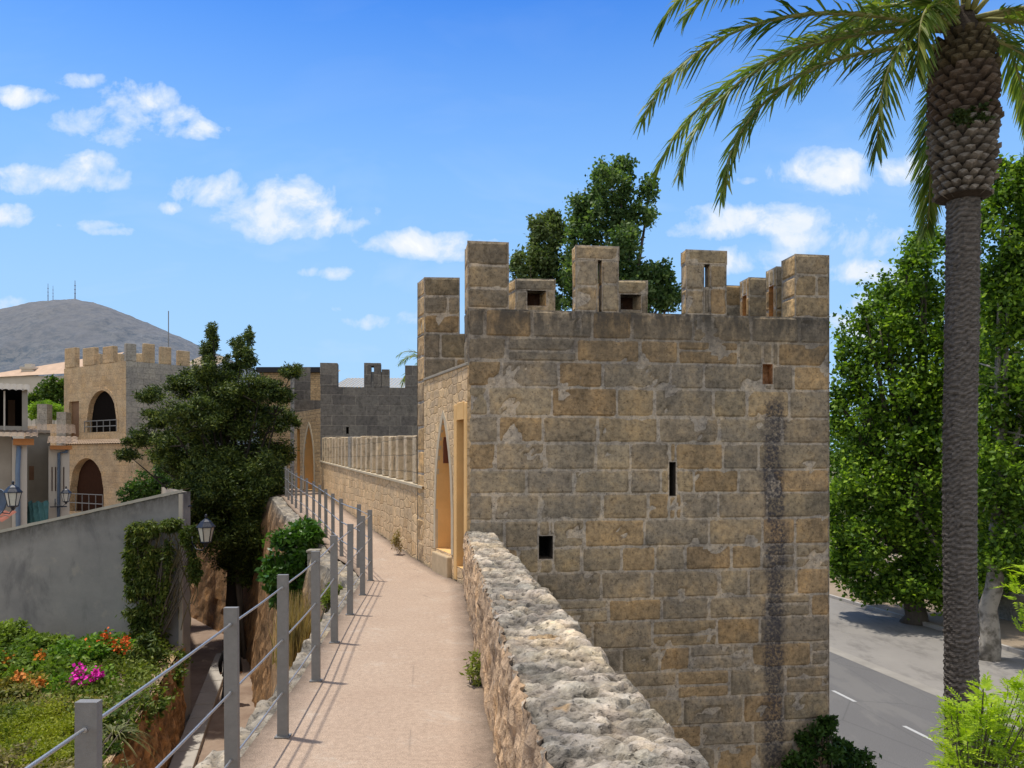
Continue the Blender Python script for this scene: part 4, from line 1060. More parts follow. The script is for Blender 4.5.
def grass(name, label, base, n, h, spread, m, lean=.35, cat='grass tuft', group=None, kind=None):
    Vv = []; Ff = []
    for k in range(n):
        x, y = random.gauss(0,spread), random.gauss(0,spread); a = random.uniform(0,6.28); l = h*random.uniform(.5,1.1); b = random.uniform(0,lean)*l
        w = .006+.004*random.random(); d = Vector((math.cos(a),math.sin(a),0)); s = Vector((-d.y,d.x,0))*w; p = Vector((x,y,0))
        m1 = p+d*b*.35+Vector((0,0,l*.55)); m2 = p+d*b+Vector((0,0,l)); i = len(Vv)
        Vv += [p-s,p+s,m1+s*.8,m1-s*.8,m2+s*.15,m2-s*.15]; Ff += [(i,i+1,i+2,i+3),(i+3,i+2,i+4,i+5)]
    o = raw(name, np.array([tuple(v) for v in Vv]), np.array(Ff), m); o.location = base
    return tag(o, label, cat, group, kind)
LM_dry = leaf_mat('dry straw', [(.24,.17,.08),(.33,.24,.12),(.40,.31,.17)], .3, 3.)
LM_gr = leaf_mat('fresh grass', [(.10,.15,.02),(.17,.22,.03),(.24,.28,.05)], .35, 3.)
grass('grass_tuft', 'tall dry straw tuft on the buttress beyond the railing', (-3.2,11.4,-1.3), 420, .85, .12, LM_dry)
grass('grass_tuft', 'second dry straw tuft beneath the draped bush', (-3.6,12.8,-1.3), 300, .8, .12, LM_dry)
shrub('weed', 'yellow green weed growing from the wall just outside the railing', 'weed', [pxb(328,605,10.2,9,12),pxb(336,590,10.4,7,9),pxb(327,630,10.0,7,11)], 1600, .06, leaf_mat('weed leaf', [(.12,.17,.02),(.2,.25,.04)], .35), base=(-2.45,10.1,-.75), aspect=.3)
# weeds growing at the foot of the parapet
def weed(px, py, h, label):
    Y = HC*F/(py-HY) if py < 9999 else 5; x = ax(px, Y)
    shrub('weed', label, 'weed', [(x,Y,h*.55,h*.30,h*.3,h*.5),(x+.02,Y,h*.3,h*.36,h*.3,h*.3)], 420, h*.17, leaf_mat('parapet weed', [(.16,.2,.03),(.25,.29,.06),(.33,.34,.12)], .35), base=(x,Y,0), aspect=.35, sr=.2)
weed(476, 685, .26, 'small yellow green weed sprouting at the foot of the rough parapet')
Yw = 13.6; shrub('weed', 'dry yellow weed at the foot of the golden parapet past the arched door', 'weed', [(-2.02,Yw,.28,.11,.11,.22)], 400, .05, LM_dry, base=(-2.0,Yw,.03), aspect=.35, sr=.2)
# stone gate stub beside the bush
mb = MB(); mb.box(-.10,.10,-.10,.10,-1.6,.50); mb.box(-.12,.12,-.12,.12,.502,.56)
o = mb.build('stone_pillar', M_graymas, loc=(ax(314,14.2),14.2,-.5+.0), bevel=.02); tag(o, 'short grey stone pillar between the draped bush and the railing', 'pillar')

# ------------------------------------------------------------------ grey gable wall, vine, lamps
GY = 19.5
gw = empty('house', (ax(183,GY),GY,-5), 0, 'plastered grey house end wall with a sloping top behind the flower garden', 'house')
def plaster_fn(t, b):
    v = t.coord(); c = t.mix(t.ramp(t.noise(v, .55, 8, .7), [(.3,0.),(.7,1.)]), (.20,.20,.20), (.33,.32,.30))
    c = t.mix(t.ramp(t.noise(t.map(v, (1,1,.35)), 1.4, 8, .72, .5), [(.52,0.),(.68,.6)]), c, (.11,.11,.115))
    c = t.mix(t.ramp(t.noise(t.map(v, loc=(4,4,4)), 2.2, 8, .7), [(.58,0.),(.72,.45)]), c, (.40,.36,.30))
    s = t.new('ShaderNodeSeparateXYZ'); t.l.new(v, s.inputs[0])
    d = t.math('SUBTRACT', t.math('ADD', t.math('MULTIPLY', s.outputs[0], .224), 5.9), s.outputs[2])
    k = t.math('MULTIPLY', t.ramp(d, [(.0,.9),(.5,.0)]), t.ramp(t.noise(t.map(v,(2,1,1)),3,7,.7),[(.3,.2),(.6,1.)]))
    c = t.mix(k, c, (.07,.065,.055))
    return c, t.bump(t.noise(v, 16, 8, .75), .45, .015)
M_plast = mat('old grey plaster', plaster_fn)
xl_ = ax(-60,GY)-ax(183,GY); zA = az(492,GY)+5; zB = az(533+60*.224,GY)+5; 
mb = MB(); t_ = .45; xf = ax(170,GY)-ax(183,GY)
P_ = [(xl_,zB),(xf,az(495,GY)+5),(0,zA)]
for (a,za),(b,zb_) in zip(P_, P_[1:]):
    for y in (0,t_): mb.quad((a,y,0),(b,y,0),(b,y,zb_),(a,y,za))
    mb.quad((a,0,za),(b,0,zb_),(b,t_,zb_),(a,t_,za))
mb.quad((0,0,0),(0,t_,0),(0,t_,zA),(0,0,zA)); mb.build('wall', M_plast, gw)
mb = MB()
for (a,za),(b,zb_) in zip(P_, P_[1:]):
    n = 30
    for k in range(n):
        xa, xb = a+(b-a)*k/n, a+(b-a)*(k+1)/n; qa, qb = za+(zb_-za)*k/n, za+(zb_-za)*(k+1)/n; j = .012*noise.noise(Vector((xa*3,0,0))); j2 = .012*noise.noise(Vector((xb*3,0,0)))
        mb.quad((xa,-.03+j,qa+.003),(xb,-.03+j2,qb+.003),(xb,-.03+j2,qb+.075+j2),(xa,-.03+j,qa+.075+j)); mb.quad((xa,-.03+j,qa+.075+j),(xb,-.03+j2,qb+.075+j2),(xb,t_+.02,qb+.08+j2),(xa,t_+.02,qa+.08+j))
mb.build('coping', plain('lime coping', (.42,.40,.34), .9, .3, 3), gw)
# side of the house along the street + roof
mb = MB(); mb.quad((-.02,.45,0),(-6.6,13,0),(-6.6,13,zA-.3),(-.02,.45,zA-.02)); mb.build('side_wall', plain('cream plaster', (.52,.46,.37), .9, .25, 1.2), gw)
mb = MB(); mb.box(-.09,.008,-.05,-.002,0,zA-.05); mb.build('corner_strip', plain('cream strip', (.46,.42,.35), .9, .25, 2), gw)
TILE = mat('roof tiles', lambda t, b: (t.mix(t.noise(t.coord(), 2.5, 7, .7), (.20,.14,.10), (.36,.27,.19)), t.bump(t.noise(t.coord(), 8, 5), .6, .05)))
def tile_roof(mb, M, w, d, z0, z1, pitch=.22):
    """corrugated tile roof: eave at y=0,z0 rising to y=d,z1; w along x"""
    n = int(w/pitch); rowsn = max(2, int(d/.4))
    for j in range(rowsn):
        for i in range(n*4):
            for_ = lambda i_, v_, e_: M@Vector((w*i_/(n*4), d*v_, z0+(z1-z0)*v_+.05*abs(math.sin(math.pi*i_/4))+e_))
            v0, v1 = j/rowsn, (j+1)/rowsn
            g = .8+.4*noise.cell(Vector((i//4, j, 3)))
            mb.quad(for_(i,v0,.025), for_(i+1,v0,.025), for_(i+1,v1,0), for_(i,v1,0))
mb = MB(); tile_roof(mb, Matrix.Translation((xl_,t_,0)), -xl_-2.2, 6, zB-.35, zB-.3); mb.build('roof', TILE, gw)

LM_ivy = leaf_mat('trailing vine', [(.035,.06,.012),(.06,.10,.018),(.10,.145,.028),(.19,.21,.05)], .3, 1.5)
vy = GY-.35
vb = [pxb(143,530,vy,14,12,.22),pxb(143,555,vy,17,18,.25),pxb(146,585,vy,18,20,.25),pxb(146,615,vy,19,20,.28),pxb(150,645,vy,20,20,.3),pxb(152,668,vy,22,16,.35),
      pxb(172,524,vy,12,7,.2),pxb(188,536,vy,7,12,.2),pxb(192,560,vy,4,18,.15),pxb(168,560,vy,4,22,.12),pxb(148,655,17.6,17,20,.3),pxb(150,680,17.0,16,14,.3),pxb(170,665,vy,12,16,.3),pxb(128,560,vy,3,28,.1),pxb(163,600,vy,6,24,.12),pxb(196,570,vy,4,14,.12)]
vine = shrub('climbing_vine', 'long trailing green vine hanging down the end of the grey wall', 'vine', vb, 34000, .115, LM_ivy, base=(ax(150,vy),vy,-3.2), aspect=.32, droop=1.1, sub=30, tight=.25)
mb = MB()
for k in range(26):
    px = random.uniform(150,196); y0 = random.uniform(520,548); l = random.uniform(30,95); pts = []
    for i in range(9):
        p = at(px+5*math.sin(i*.9+k)+random.uniform(-1,1), y0+l*i/8, vy+.05+.1*math.sin(i+k)); pts.append(p-Vector((ax(150,vy),vy,-3.2)))
    mb.tube(pts, .012, 4, cap=False)
mb.build('tendril', plain('tendril', (.12,.10,.05)), vine)

def lantern(px, py, Y, s, label, side=-1, arm=.5):
    """street lantern on a wall bracket; origin at lantern foot centre"""
    p = at(px, py, Y); root = empty('wall_lantern', p, 0, label, 'street lamp', 'blue black street lanterns on brackets')
    mb = MB(); mb.lathe([(.0,.62),(.025,.60),(.03,.56),(.02,.53),(.055,.50),(.11,.46),(.13,.43),(.19,.36),(.20,.335),(.17,.33)], 6, ph=.5); mb.v = [(v[0]*s,v[1]*s,v[2]*s) for v in mb.v]; mb.build('cap', M_black, root)
    gm = mat('lantern glass', lambda t, b: (b.inputs.__getitem__('Roughness').__setattr__('default_value', .15) or t.mix(t.noise(t.coord(), 9, 4), (.42,.42,.38), (.62,.60,.52))), .2, .5)
    mb = MB(); mb.lathe([(.165,.33),(.10,.03)], 6, ph=.5); mb.v = [(v[0]*s,v[1]*s,v[2]*s) for v in mb.v]; mb.build('glass', gm, root)
    mb = MB()
    for k in range(6):
        q = k*math.pi/3+.5; mb.bar(Vector((.17*math.cos(q),.17*math.sin(q),.33))*s, Vector((.104*math.cos(q),.104*math.sin(q),.03))*s, .014*s)
    mb.lathe([(.11*s,.035*s),(.12*s,.02*s),(.05*s,-.02*s),(.03*s,-.07*s),(0,-.09*s)], 6, ph=.5); mb.build('frame', M_black, root)
    mb = MB(); a = side*arm
    mb.tube([(0,0,-.05*s),(a*.25,.05,-.16*s),(a*.7,.12,-.14*s),(a,.2,-.02*s)], .014, 6); mb.tube([(a,.2,-.2*s),(a,.2,.12*s)], .022, 6)
    mb.build('bracket', M_black, root, smooth=True)
    return root
lantern(206, 543, 18.9, 1.15, 'street lantern with pale glass hanging right of the grey wall', -1, .42)
lantern(184, 519, 19.9, .95, 'street lantern mostly hidden by the vine at the top corner of the grey wall', -1, .2)
lantern(13, 507, 20.6, 1.15, 'street lantern beside the blue downpipe at the far left', -1, .55)
lantern(66, 502, 34, 1.15, 'small distant street lantern on the white house wall', -1, .6)

# ------------------------------------------------------------------ garden
gx = lambda Y: -8.34+.28*(19.5-Y)
mb = MB(); ysr = [5+.5*k for k in range(8)]+[9+.075*k for k in range(139)]; nr_ = 26
for Y in ysr:
    for k in range(nr_+1):
        u = k/nr_; z = -3.0-2.05*u; x = gx(Y)+.10*u; p = Vector((0,Y,z)); e, hs = rubble(p, (.3,.34,.22)); m_ = (.6+.4*e)*(.8+.35*hs)
        mb.v.append((x+.05*e+.08*fbm(Vector((x,Y,z))*1.8,4), Y, z)); mb.c.append((.56*m_,.34*m_,.17*m_))
for i in range(len(ysr)-1):
    for k in range(nr_): a = i*(nr_+1)+k; mb.f.append((a,a+1,a+nr_+2,a+nr_+1))
mb.quad((gx(5)-.01,5,-2.98),(gx(19.4),19.4,-2.98),(gx(19.4)-.4,19.4,-2.98),(gx(5)-.4,5,-2.98),(.4,.3,.2))
tag(mb.build('retaining_wall', M_ochre2), 'orange rubble retaining wall holding up the flower garden', 'wall')
mb = MB(); nx, ny = 24, 30
for j in range(ny+1):
    for i in range(nx+1):
        Y = 5+14.45*j/ny; x = gx(Y)-.3-(11)*i/nx; mb.v.append((x,Y,-3.08+.14*noise.noise(Vector((x*.9,Y*.9,1))))); mb.c.append((1,1,1))
for j in range(ny):
    for i in range(nx): a = j*(nx+1)+i; mb.f.append((a,a+1,a+nx+2,a+nx+1))
tag(mb.build('garden_soil', M_dirt), kind='structure')
# stone kerb along the street below the garden
mb = MB()
for i in range(12):
    Y = 13+i*1.1; a = Vector((gx(Y)+.15,Y,-4.93)); b = Vector((gx(Y+1.06)+.15,Y+1.06,-4.93)); mb.bar(a+Vector((.25,0,0)), b+Vector((.25,0,0)), .5, .16)
tag(mb.build('street_kerb', M_kerb, bevel=.02), kind='structure')
def G(cols, tr=.4): return leaf_mat('g'+str(cols), cols, tr, 2.)
garden = [
 ('bush','leafy green shrub with orange blossoms by the left frame edge','bush',[pxb(15,665,17,32,22,0.93),pxb(42,680,16.5,28,18,0.77)],11050,0.125,G([(0.075,0.138,0.025),(0.138,0.225,0.037),(0.213,0.300,0.062)]),(.62,.22,.03),[(8,660),(25,668),(40,655),(18,680),(48,672),(5,675)]),
 ('bush','green shrub with orange red blooms at the foot of the grey wall','bush',[pxb(80,658,18,30,18,0.91),pxb(112,652,18.2,25,16,0.77)],11050,0.125,G([(0.062,0.150,0.025),(0.125,0.250,0.037),(0.213,0.338,0.062)]),(.70,.14,.03),[(106,636),(112,645),(100,648),(118,648),(125,640),(70,658),(52,662),(88,650),(131,650)]),
 ('bougainvillea','bright bush carrying a magenta bougainvillea cluster','bush',[pxb(82,688,16,30,18,0.81),pxb(60,694,15.6,22,15,0.59)],10200,0.112,G([(0.088,0.188,0.025),(0.150,0.275,0.037),(0.250,0.400,0.075)]),(.72,.03,.42),[(78,678),(84,683),(92,678),(96,674),(74,684),(80,670)]),
 ('bush','yellow green leafy shrub beneath the vine','bush',[pxb(140,690,16.8,22,16,0.64),pxb(165,688,17.6,18,12,0.52)],11050,0.112,G([(0.100,0.163,0.025),(0.175,0.250,0.044),(0.275,0.350,0.075)]),None,[]),
 ('bush','rust orange flowering shrub left of the magenta cluster','bush',[pxb(30,690,15.6,22,14),pxb(8,694,15.2,16,14)],7000,.09,G([(.16,.15,.03),(.24,.22,.05),(.36,.26,.06)]),(.55,.20,.04),[(12,684),(26,688),(40,684),(34,696),(20,676)]),
 ('bush','tall pale sprig shrub against the left part of the grey wall','bush',[pxb(10,640,18,18,18,0.53),pxb(35,645,18.2,22,12,0.69)],5100,0.112,G([(0.150,0.225,0.037),(0.250,0.338,0.062)]),None,[]),
 ('bush','mossy chartreuse mound at the near left of the garden','bush',[pxb(30,735,12.8,42,21,0.92),pxb(62,742,12.2,32,19,0.67),pxb(0,748,12.4,32,20,0.68),pxb(38,765,11,42,22,0.79)],25500,0.056,G([(0.163,0.200,0.019),(0.237,0.275,0.025),(0.312,0.338,0.044)]),None,[]),
 ('bush','olive tinged low shrub between moss mound and pink flowers','bush',[pxb(20,705,14.8,35,15,0.88),pxb(62,712,14.2,30,14,0.72),pxb(90,722,13.8,20,15,0.50)],11900,0.088,G([(0.125,0.150,0.037),(0.225,0.225,0.075),(0.375,0.312,0.150)]),None,[]),
 ('bush','green fringe of foliage spilling over the retaining wall','bush',[pxb(168,672,17.9,14,9),pxb(176,662,18.6,12,8),pxb(140,690,16.6,14,9),pxb(104,750,12.4,14,12),pxb(90,775,11.2,16,14),pxb(128,712,14.6,20,18,0.50),pxb(112,732,13.4,18,20,0.50),pxb(150,704,15.8,20,12,0.53)],10200,0.094,G([(0.050,0.100,0.025),(0.112,0.175,0.037),(0.250,0.275,0.112)]),None,[]),
 ('bush','dry twiggy shrub in the near left corner','bush',[pxb(5,768,9.6,30,20,0.50),pxb(60,788,9.4,50,22,0.79)],6800,0.062,G([(0.150,0.150,0.062),(0.312,0.263,0.150)]),None,[]),
]
for (nm,lb,ct,bl,n,sz,lm,fc,fl) in garden:
    z = -3.1; b0 = bl[0]
    r = shrub(nm, lb, ct, bl, n, sz, lm, base=(b0[0],b0[1],z), aspect=.5, sub=24, tight=.3, shell=.35)
    if fc:
        fm = plain('petal %.2f %.2f' % fc[:2], fc, .6, .2, 10)
        for (px,py) in fl:
            c = at(px,py,b0[1]-.35)-Vector((b0[0],b0[1],z)); P = rng.normal(size=(40,3))*.06+np.array(tuple(c))
            leaves('flower_cluster', P, .075, fm, r, .9)
gc = []
for _ in range(150):
    Y = random.uniform(9.5,19); x = gx(Y)-.25-random.random()**1.3*7; gc.append((x,Y,-2.98+random.uniform(0,.12),.5,.5,.22))
o = leaves('ground_cover', blob_points(gc, 26000, 10, .5, .1), .09, leaf_mat('ground cover leaf', [(.07,.10,.02),(.13,.18,.03),(.21,.24,.06)], .35, 1.)); tag(o, 'low mixed green ground cover filling the garden bed', 'ground cover', None, 'stuff')
# agave like strappy plant
def strappy(px, py, Y, n, L, label, m):
    p = at(px,py,Y); Vv=[]; Ff=[]
    for k in range(n):
        a = random.uniform(0,6.28); el = random.uniform(.2,1.3); d = Vector((math.cos(a),math.sin(a),0)); l = L*random.uniform(.6,1.1); w = .022; s = Vector((-d.y,d.x,0))
        pr_ = None
        for i in range(7):
            u = i/6; q = d*(l*u*math.cos(el))+Vector((0,0,l*u*math.sin(el)-l*.75*u*u)); ww = w*(1-u)+.002; j = len(Vv); Vv += [q-s*ww, q+s*ww]
            if pr_ is not None: Ff.append((pr_,pr_+1,j+1,j))
            pr_ = j
    o = raw('strappy_plant', np.array([tuple(v) for v in Vv]), np.array(Ff), m); o.location = p; tag(o, label, 'plant', 'strap leaved plants on the garden edge')
strappy(113,738,12.9,130,.75,'grey green strap leaved plant arching over the retaining wall', G([(.12,.15,.06),(.22,.24,.12),(.32,.31,.2)]))
strappy(45,712,14.3,90,.7,'wispy pale strap leaved plant amid the olive shrubs', G([(.2,.2,.1),(.33,.3,.2)]))

# ------------------------------------------------------------------ street details
mb = MB()
for i in range(31):
    u = i/30; x = -18+8.3*u; Y = 39-7.5*u
    for k in range(8):
        z = -5.05+1.95*k/7+(.12*fbm(Vector((x,0,0)),3) if k == 7 else 0); h = .8+.5*random.random(); mb.v.append((x+.1*fbm(Vector((x*2,z*2,0)),3), Y+.1*fbm(Vector((x*2,z*2,3)),3), z)); mb.c.append((.44*h,.25*h,.13*h))
for i in range(30):
    for k in range(7): a = i*8+k; mb.f.append((a,a+1,a+9,a+8))
tag(mb.build('rubble_wall', M_ochre2), 'crumbling orange wall closing the street beyond the evergreen', 'wall')
mb = MB(); mb.box(-.14,.14,-.12,.12,0,.62); mb.box(-.24,.24,-.16,.16,.622,.74)
o = mb.build('stone_bollard', plain('white stone', (.58,.53,.46), .8, .15, 4), bevel=.02); o.location = (ax(215,31.5),31.5,-5); tag(o, 'small whitish stone post at the end of the street', 'bollard')
for (px, py, s, lb) in ((224,617,.26,'largest grey rock lying near the end of the street'),(214,612,.18,'dark reddish rock beside the whitish post'),(258,664,.12,'small stone at the foot of the leaning trunk'),(262,683,.10,'flat dark stone on the street right of the walker'),(270,678,.08,'pebble like stone nearest the town wall')):
    Y = 6.71*F/(py-HY); bm = bmesh.new(); bmesh.ops.create_icosphere(bm, subdivisions=3, radius=s)
    for v in bm.verts: v.co *= 1+.35*noise.noise(v.co*3/s*.6+Vector((px,0,0))); v.co.z *= .55
    me = bpy.data.meshes.new('rock'); bm.to_mesh(me); bm.free(); me.materials.append(plain('rock', (.14,.115,.10), .9, .3, 3)); o = bpy.data.objects.new('rock', me); COL.objects.link(o); o.location = (ax(px,Y),Y,-5+s*.3); tag(o, lb, 'rock', 'loose stones on the street')

# person in black walking down the street
def person(loc, rz):
    root = empty('person', loc, rz, 'person in black clothes walking away down the street behind the railing post', 'person')
    J = {'pel':(0,0,.95,.15,.11),'sp':(0,0,1.12,.145,.10),'ch':(0,.01,1.33,.18,.115),'nk':(0,.0,1.47,.06,.06),'nk2':(0,-.01,1.53,.055,.06),'hd':(0,-.02,1.62,.08,.095),'hd2':(0,-.02,1.70,.07,.085),
         'shL':(-.19,0,1.41,.06,.06),'elL':(-.27,.05,1.14,.062,.062),'wrL':(-.27,-.05,.90,.045,.045),'haL':(-.26,-.08,.82,.035,.03),
         'shR':(.19,0,1.41,.06,.06),'elR':(.27,.06,1.14,.062,.062),'wrR':(.27,.0,.89,.045,.045),'haR':(.26,-.02,.81,.035,.03),
         'hpL':(-.10,0,.90,.095,.10),'knL':(-.13,-.10,.50,.065,.065),'anL':(-.15,.08,.09,.042,.045),'toL':(-.16,-.10,.04,.04,.03),
         'hpR':(.10,0,.90,.095,.10),'knR':(.14,.02,.49,.065,.065),'anR':(.16,.22,.10,.042,.045),'toR':(.17,.06,.04,.04,.03)}
    Eg = [('pel','sp'),('sp','ch'),('ch','nk'),('nk','nk2'),('nk2','hd'),('hd','hd2'),('ch','shL'),('shL','elL'),('elL','wrL'),('wrL','haL'),('ch','shR'),('shR','elR'),('elR','wrR'),('wrR','haR'),('pel','hpL'),('hpL','knL'),('knL','anL'),('anL','toL'),('pel','hpR'),('hpR','knR'),('knR','anR'),('anR','toR')]
    K = list(J); me = bpy.data.meshes.new('body'); me.from_pydata([J[k][:3] for k in K], [(K.index(a),K.index(b)) for a,b in Eg], [])
    o = bpy.data.objects.new('body', me); COL.objects.link(o); o.parent = root
    o.modifiers.new('s','SKIN'); sv_ = me.skin_vertices[0].data
    for i, k in enumerate(K): sv_[i].radius = J[k][3:5]
    sv_[0].use_root = True; o.modifiers.new('d','SUBSURF').render_levels = 2
    def skinf(t, b):
        v = t.coord(); s = t.new('ShaderNodeSeparateXYZ'); t.l.new(v, s.inputs[0])
        hands = t.math('MULTIPLY', t.math('LESS_THAN', s.outputs[2], .88), t.math('GREATER_THAN', t.math('ABSOLUTE', s.outputs[0]), .21))
        hd = t.math('GREATER_THAN', s.outputs[2], 1.5)
        return t.mix(t.math('MAXIMUM', hands, hd), (.012,.012,.014), (.42,.26,.18))
    me.materials.append(mat('figure', skinf))
    # jacket flaring over the hips, hair
    mb = MB(); mb.lathe([(.10,1.46),(.20,1.40),(.215,1.25),(.19,1.10),(.20,.95),(.235,.78),(.22,.775)], 18); mb.v = [(v[0],v[1]*.68,v[2]) for v in mb.v]; mb.build('jacket', plain('black cloth', (.013,.013,.016), .85, .3, 8), root, smooth=True)
    mb = MB(); mb.lathe([(.0,1.80),(.06,1.785),(.098,1.72),(.105,1.64),(.09,1.57),(.07,1.55)], 16); mb.v = [(v[0]*.9,v[1]*1.0+.015,v[2]) for v in mb.v]; mb.build('hair', plain('dark hair', (.02,.014,.01), .6), root, smooth=True)
    return root
Yp = 6.71*F/(704-HY); person((ax(230.5,Yp),Yp,-5), R(180))

# ------------------------------------------------------------------ GATE TOWER (far left)
gt = empty('gate_tower', (-24,50,-5), 0, 'far golden gate tower with pointed upper arch and round lower arch', 'tower')
IG = Matrix.Translation((24,-50,5))
Ca = (ax(126,48),48); La = (ax(64,52),52); Ra = (ax(202,51.5),51.5)
M_gt = mat('gate golden ashlar', brick_fn((.50,.35,.19),(.58,.42,.25),(.42,.31,.19),.7,.34,.02,.5,.02,lichen=.15,cmix=(.50,.39,.25)))
M_gtr = mat('gate grey ashlar', brick_fn((.33,.31,.27),(.40,.37,.31),(.28,.26,.22),.7,.36,.02,.5,.02,lichen=.12))
LL = math.hypot(La[0]-Ca[0], La[1]-Ca[1]); Mleft = frame(La, (Ca[0]-La[0], Ca[1]-La[1]))
dl = Vector((Ca[0]-La[0], Ca[1]-La[1])).normalized()
def lx(px): u = (px-CX)/F; return (u*La[1]-La[0])/(dl.x-u*dl.y)
def lY(px): return La[1]+lx(px)*dl.y
zt = az(365,50); zmid = az(444,50); zled = az(437,50)
x0, x1 = lx(87.5), lx(116.5); ar = pointed((x0+x1)/2, (x1-x0)/2, az(418,50), az(391,50))
mb = MB(); pn = MB()
col_wall(mb, LL, zmid, zt, .9, [(x0,x1,az(432,49.5),ar,.3),(lx(69),lx(79),az(437,51),lambda x: az(401,51),.25)], pn)
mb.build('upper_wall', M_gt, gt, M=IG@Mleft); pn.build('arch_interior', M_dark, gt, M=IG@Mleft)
mb = MB(); arch_trim(mb, (x0+x1)/2, (x1-x0)/2, az(432,49.5), ar, .22, .03); mb.build('arch_surround', M_gt, gt, M=IG@Mleft)
mb = MB(); mb.box(lx(69), lx(79), .2, .23, az(437,51), az(401,51)); mb.build('door', plain('ochre door', (.24,.14,.08)), gt, M=IG@Mleft)
# lower, projecting part with round arch
Ml = Mleft@Matrix.Translation((0,-.9,0))
def fx(px, M):
    o = M.translation; e = M.col[0]; u = (px-CX)/F; return (u*o.y-o.x)/(e.x-u*e.y)
xa, xb = fx(56, Ml), fx(136, Ml); r0, r1 = fx(70, Ml), fx(103.5, Ml); rw = (r1-r0)/2
mb = MB(); pn = MB(); Ml = Ml@Matrix.Translation((xa,0,0))
ra = rounded((r0+r1)/2-xa, rw, az(489,49)); col_wall(mb, xb-xa, -5, zmid-.05, 1.2, [(r0-xa, r1-xa, az(512,49), ra, .45)], pn)
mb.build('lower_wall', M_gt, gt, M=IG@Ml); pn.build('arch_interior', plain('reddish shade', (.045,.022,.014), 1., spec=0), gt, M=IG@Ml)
mb = MB(); tile_roof(mb, Ml@Matrix.Translation((-.1,-.25,0)), xb-xa+.2, 1.6, zmid-.06, zmid+.38, .28); mb.build('tile_ledge', TILE, gt, M=IG)
mr = MB()
for (q0, q1, zb_, zt_, M_, yy_) in ((lx(85),lx(117),az(432,49.5),az(420.5,49.5),Mleft,-.03),(r0,r1,az(512,49),az(494,49),Mleft,-.95)):
    mr = MB()
    for zz_ in (zt_, (zt_+zb_)/2): mr.bar((q0,yy_,zz_),(q1,yy_,zz_),.05)
    for k in range(6): xk = q0+(q1-q0)*k/5; mr.bar((xk,yy_,zb_),(xk,yy_,zt_),.04)
    mr.build('railing', M_galv, gt, M=IG@M_)
# right face
LR = math.hypot(Ra[0]-Ca[0], Ra[1]-Ca[1]); Mr = frame(Ca, (Ra[0]-Ca[0], Ra[1]-Ca[1])); dr_ = Vector((Ra[0]-Ca[0], Ra[1]-Ca[1])).normalized()
def rx_(px): u = (px-CX)/F; return (u*Ca[1]-Ca[0])/(dr_.x-u*dr_.y)
mb = MB(); mb.box(.001, LR, .001, .9, -5, zt+.02); mb.build('side_wall', M_gtr, gt, M=IG@Mr)
mtop = az(345.5,48.3)
def gm(M, a, b, z1, m): mb = MB(); mb.box(a, b, 0, .32, zt+.022, z1); mb.build('merlon', m, gt, M=IG@M, bevel=.03)
for a, b, py in ((64.5,75,345.5),(82.5,94,348),(102.5,113,349.5)): gm(Mleft, lx(a), lx(b), az(py,50.5), M_gt)
gm(Mr, .0, rx_(136.5), az(343.5,48.2), M_gtr)
for a, b, py in ((144,155,346),(160.5,171.5,347.5),(178,190,349.5)): gm(Mr, rx_(a), rx_(b), az(py,50), M_gt)
mb = MB()
for px in (99,120,140): p = at(px,356,54); mb.box(p.x+24-.35,p.x+24+.35,p.y-50-.3,p.y-50+.3,p.z+5-1.6,p.z+5+.15)
mb.v = mb.v
for k, px in enumerate((97,118,141)):
    p = at(px,354,54.5); m_ = MB(); m_.box(-.35,.35,-.3,.3,-1.4,.0); o = m_.build('merlon', M_gt, gt, bevel=.03); o.location = (p.x+24,p.y-50,p.z+5)
mb = MB(); mb.poly([(La[0]+.5,La[1],zt-.4),(Ca[0],Ca[1]+.5,zt-.4),(Ra[0],Ra[1],zt-.4),(La[0]+4,La[1]+6,zt-.4)]); mb.build('terrace_floor', M_gtr, gt, M=IG)
mb = MB(); p = at(168.5,350,53); mb.tube([p,Vector((p.x,p.y,az(311,53)))], .035, 6); tag(mb.build('mast', M_galv), 'thin tall mast standing behind the battlements of the gate tower', 'mast')

# ------------------------------------------------------------------ HOUSES on the left
M_cream = plain('cream render', (.55,.50,.42), .9, .2, .8)
M_grn = plain('weathered render', (.33,.30,.25), .9, .35, .9)
M_soff = plain('orange soffit', (.50,.22,.08), .8, .2, 4)
M_pipe = plain('blue grey pipe', (.10,.14,.20), .5, .2, 4)
class Fac:
    """a facade square-on to the street view: x runs along it, y into the house"""
    def __init__(s, label, px, Y, ang):
        s.o = Vector((ax(px,Y),Y,0)); s.e = Vector((math.cos(R(ang)), math.sin(R(ang)), 0)); s.n = Vector((-s.e.y, s.e.x, 0))
        s.root = empty('house', (s.o.x,s.o.y,-5), R(ang), label, 'house')
    def x(s, px, y=0):
        u = (px-CX)/F; p = s.o+s.n*y; return (u*p.y-p.x)/(s.e.x-u*s.e.y)
    def z(s, px, py, y=0):
        p = s.o+s.n*y; return az(py, p.y+s.x(px,y)*s.e.y)+5
    def box(s, name, m, px0, px1, py0, py1, y, d, bevel=0):
        pm = (px0+px1)/2; mb = MB(); mb.box(s.x(px0,y), s.x(px1,y), y, y+d, s.z(pm,py1,y) if py1 < 900 else 0, s.z(pm,py0,y)); return mb.build(name, m, s.root, bevel=bevel)
    def roof(s, name, m, px0, px1, pya, pyb, y, d):
        pm = (px0+px1)/2; mb = MB(); x0, x1 = s.x(px0,y), s.x(px1,y); tile_roof(mb, Matrix.Translation((x0,y,0)), x1-x0, d, s.z(pm,pya,y), s.z(pm,pyb,y+d), .24); return mb.build(name, m, s.root)
h1 = Fac('weathered cream house with roofed terrace at the far left edge', 14, 33, 32)
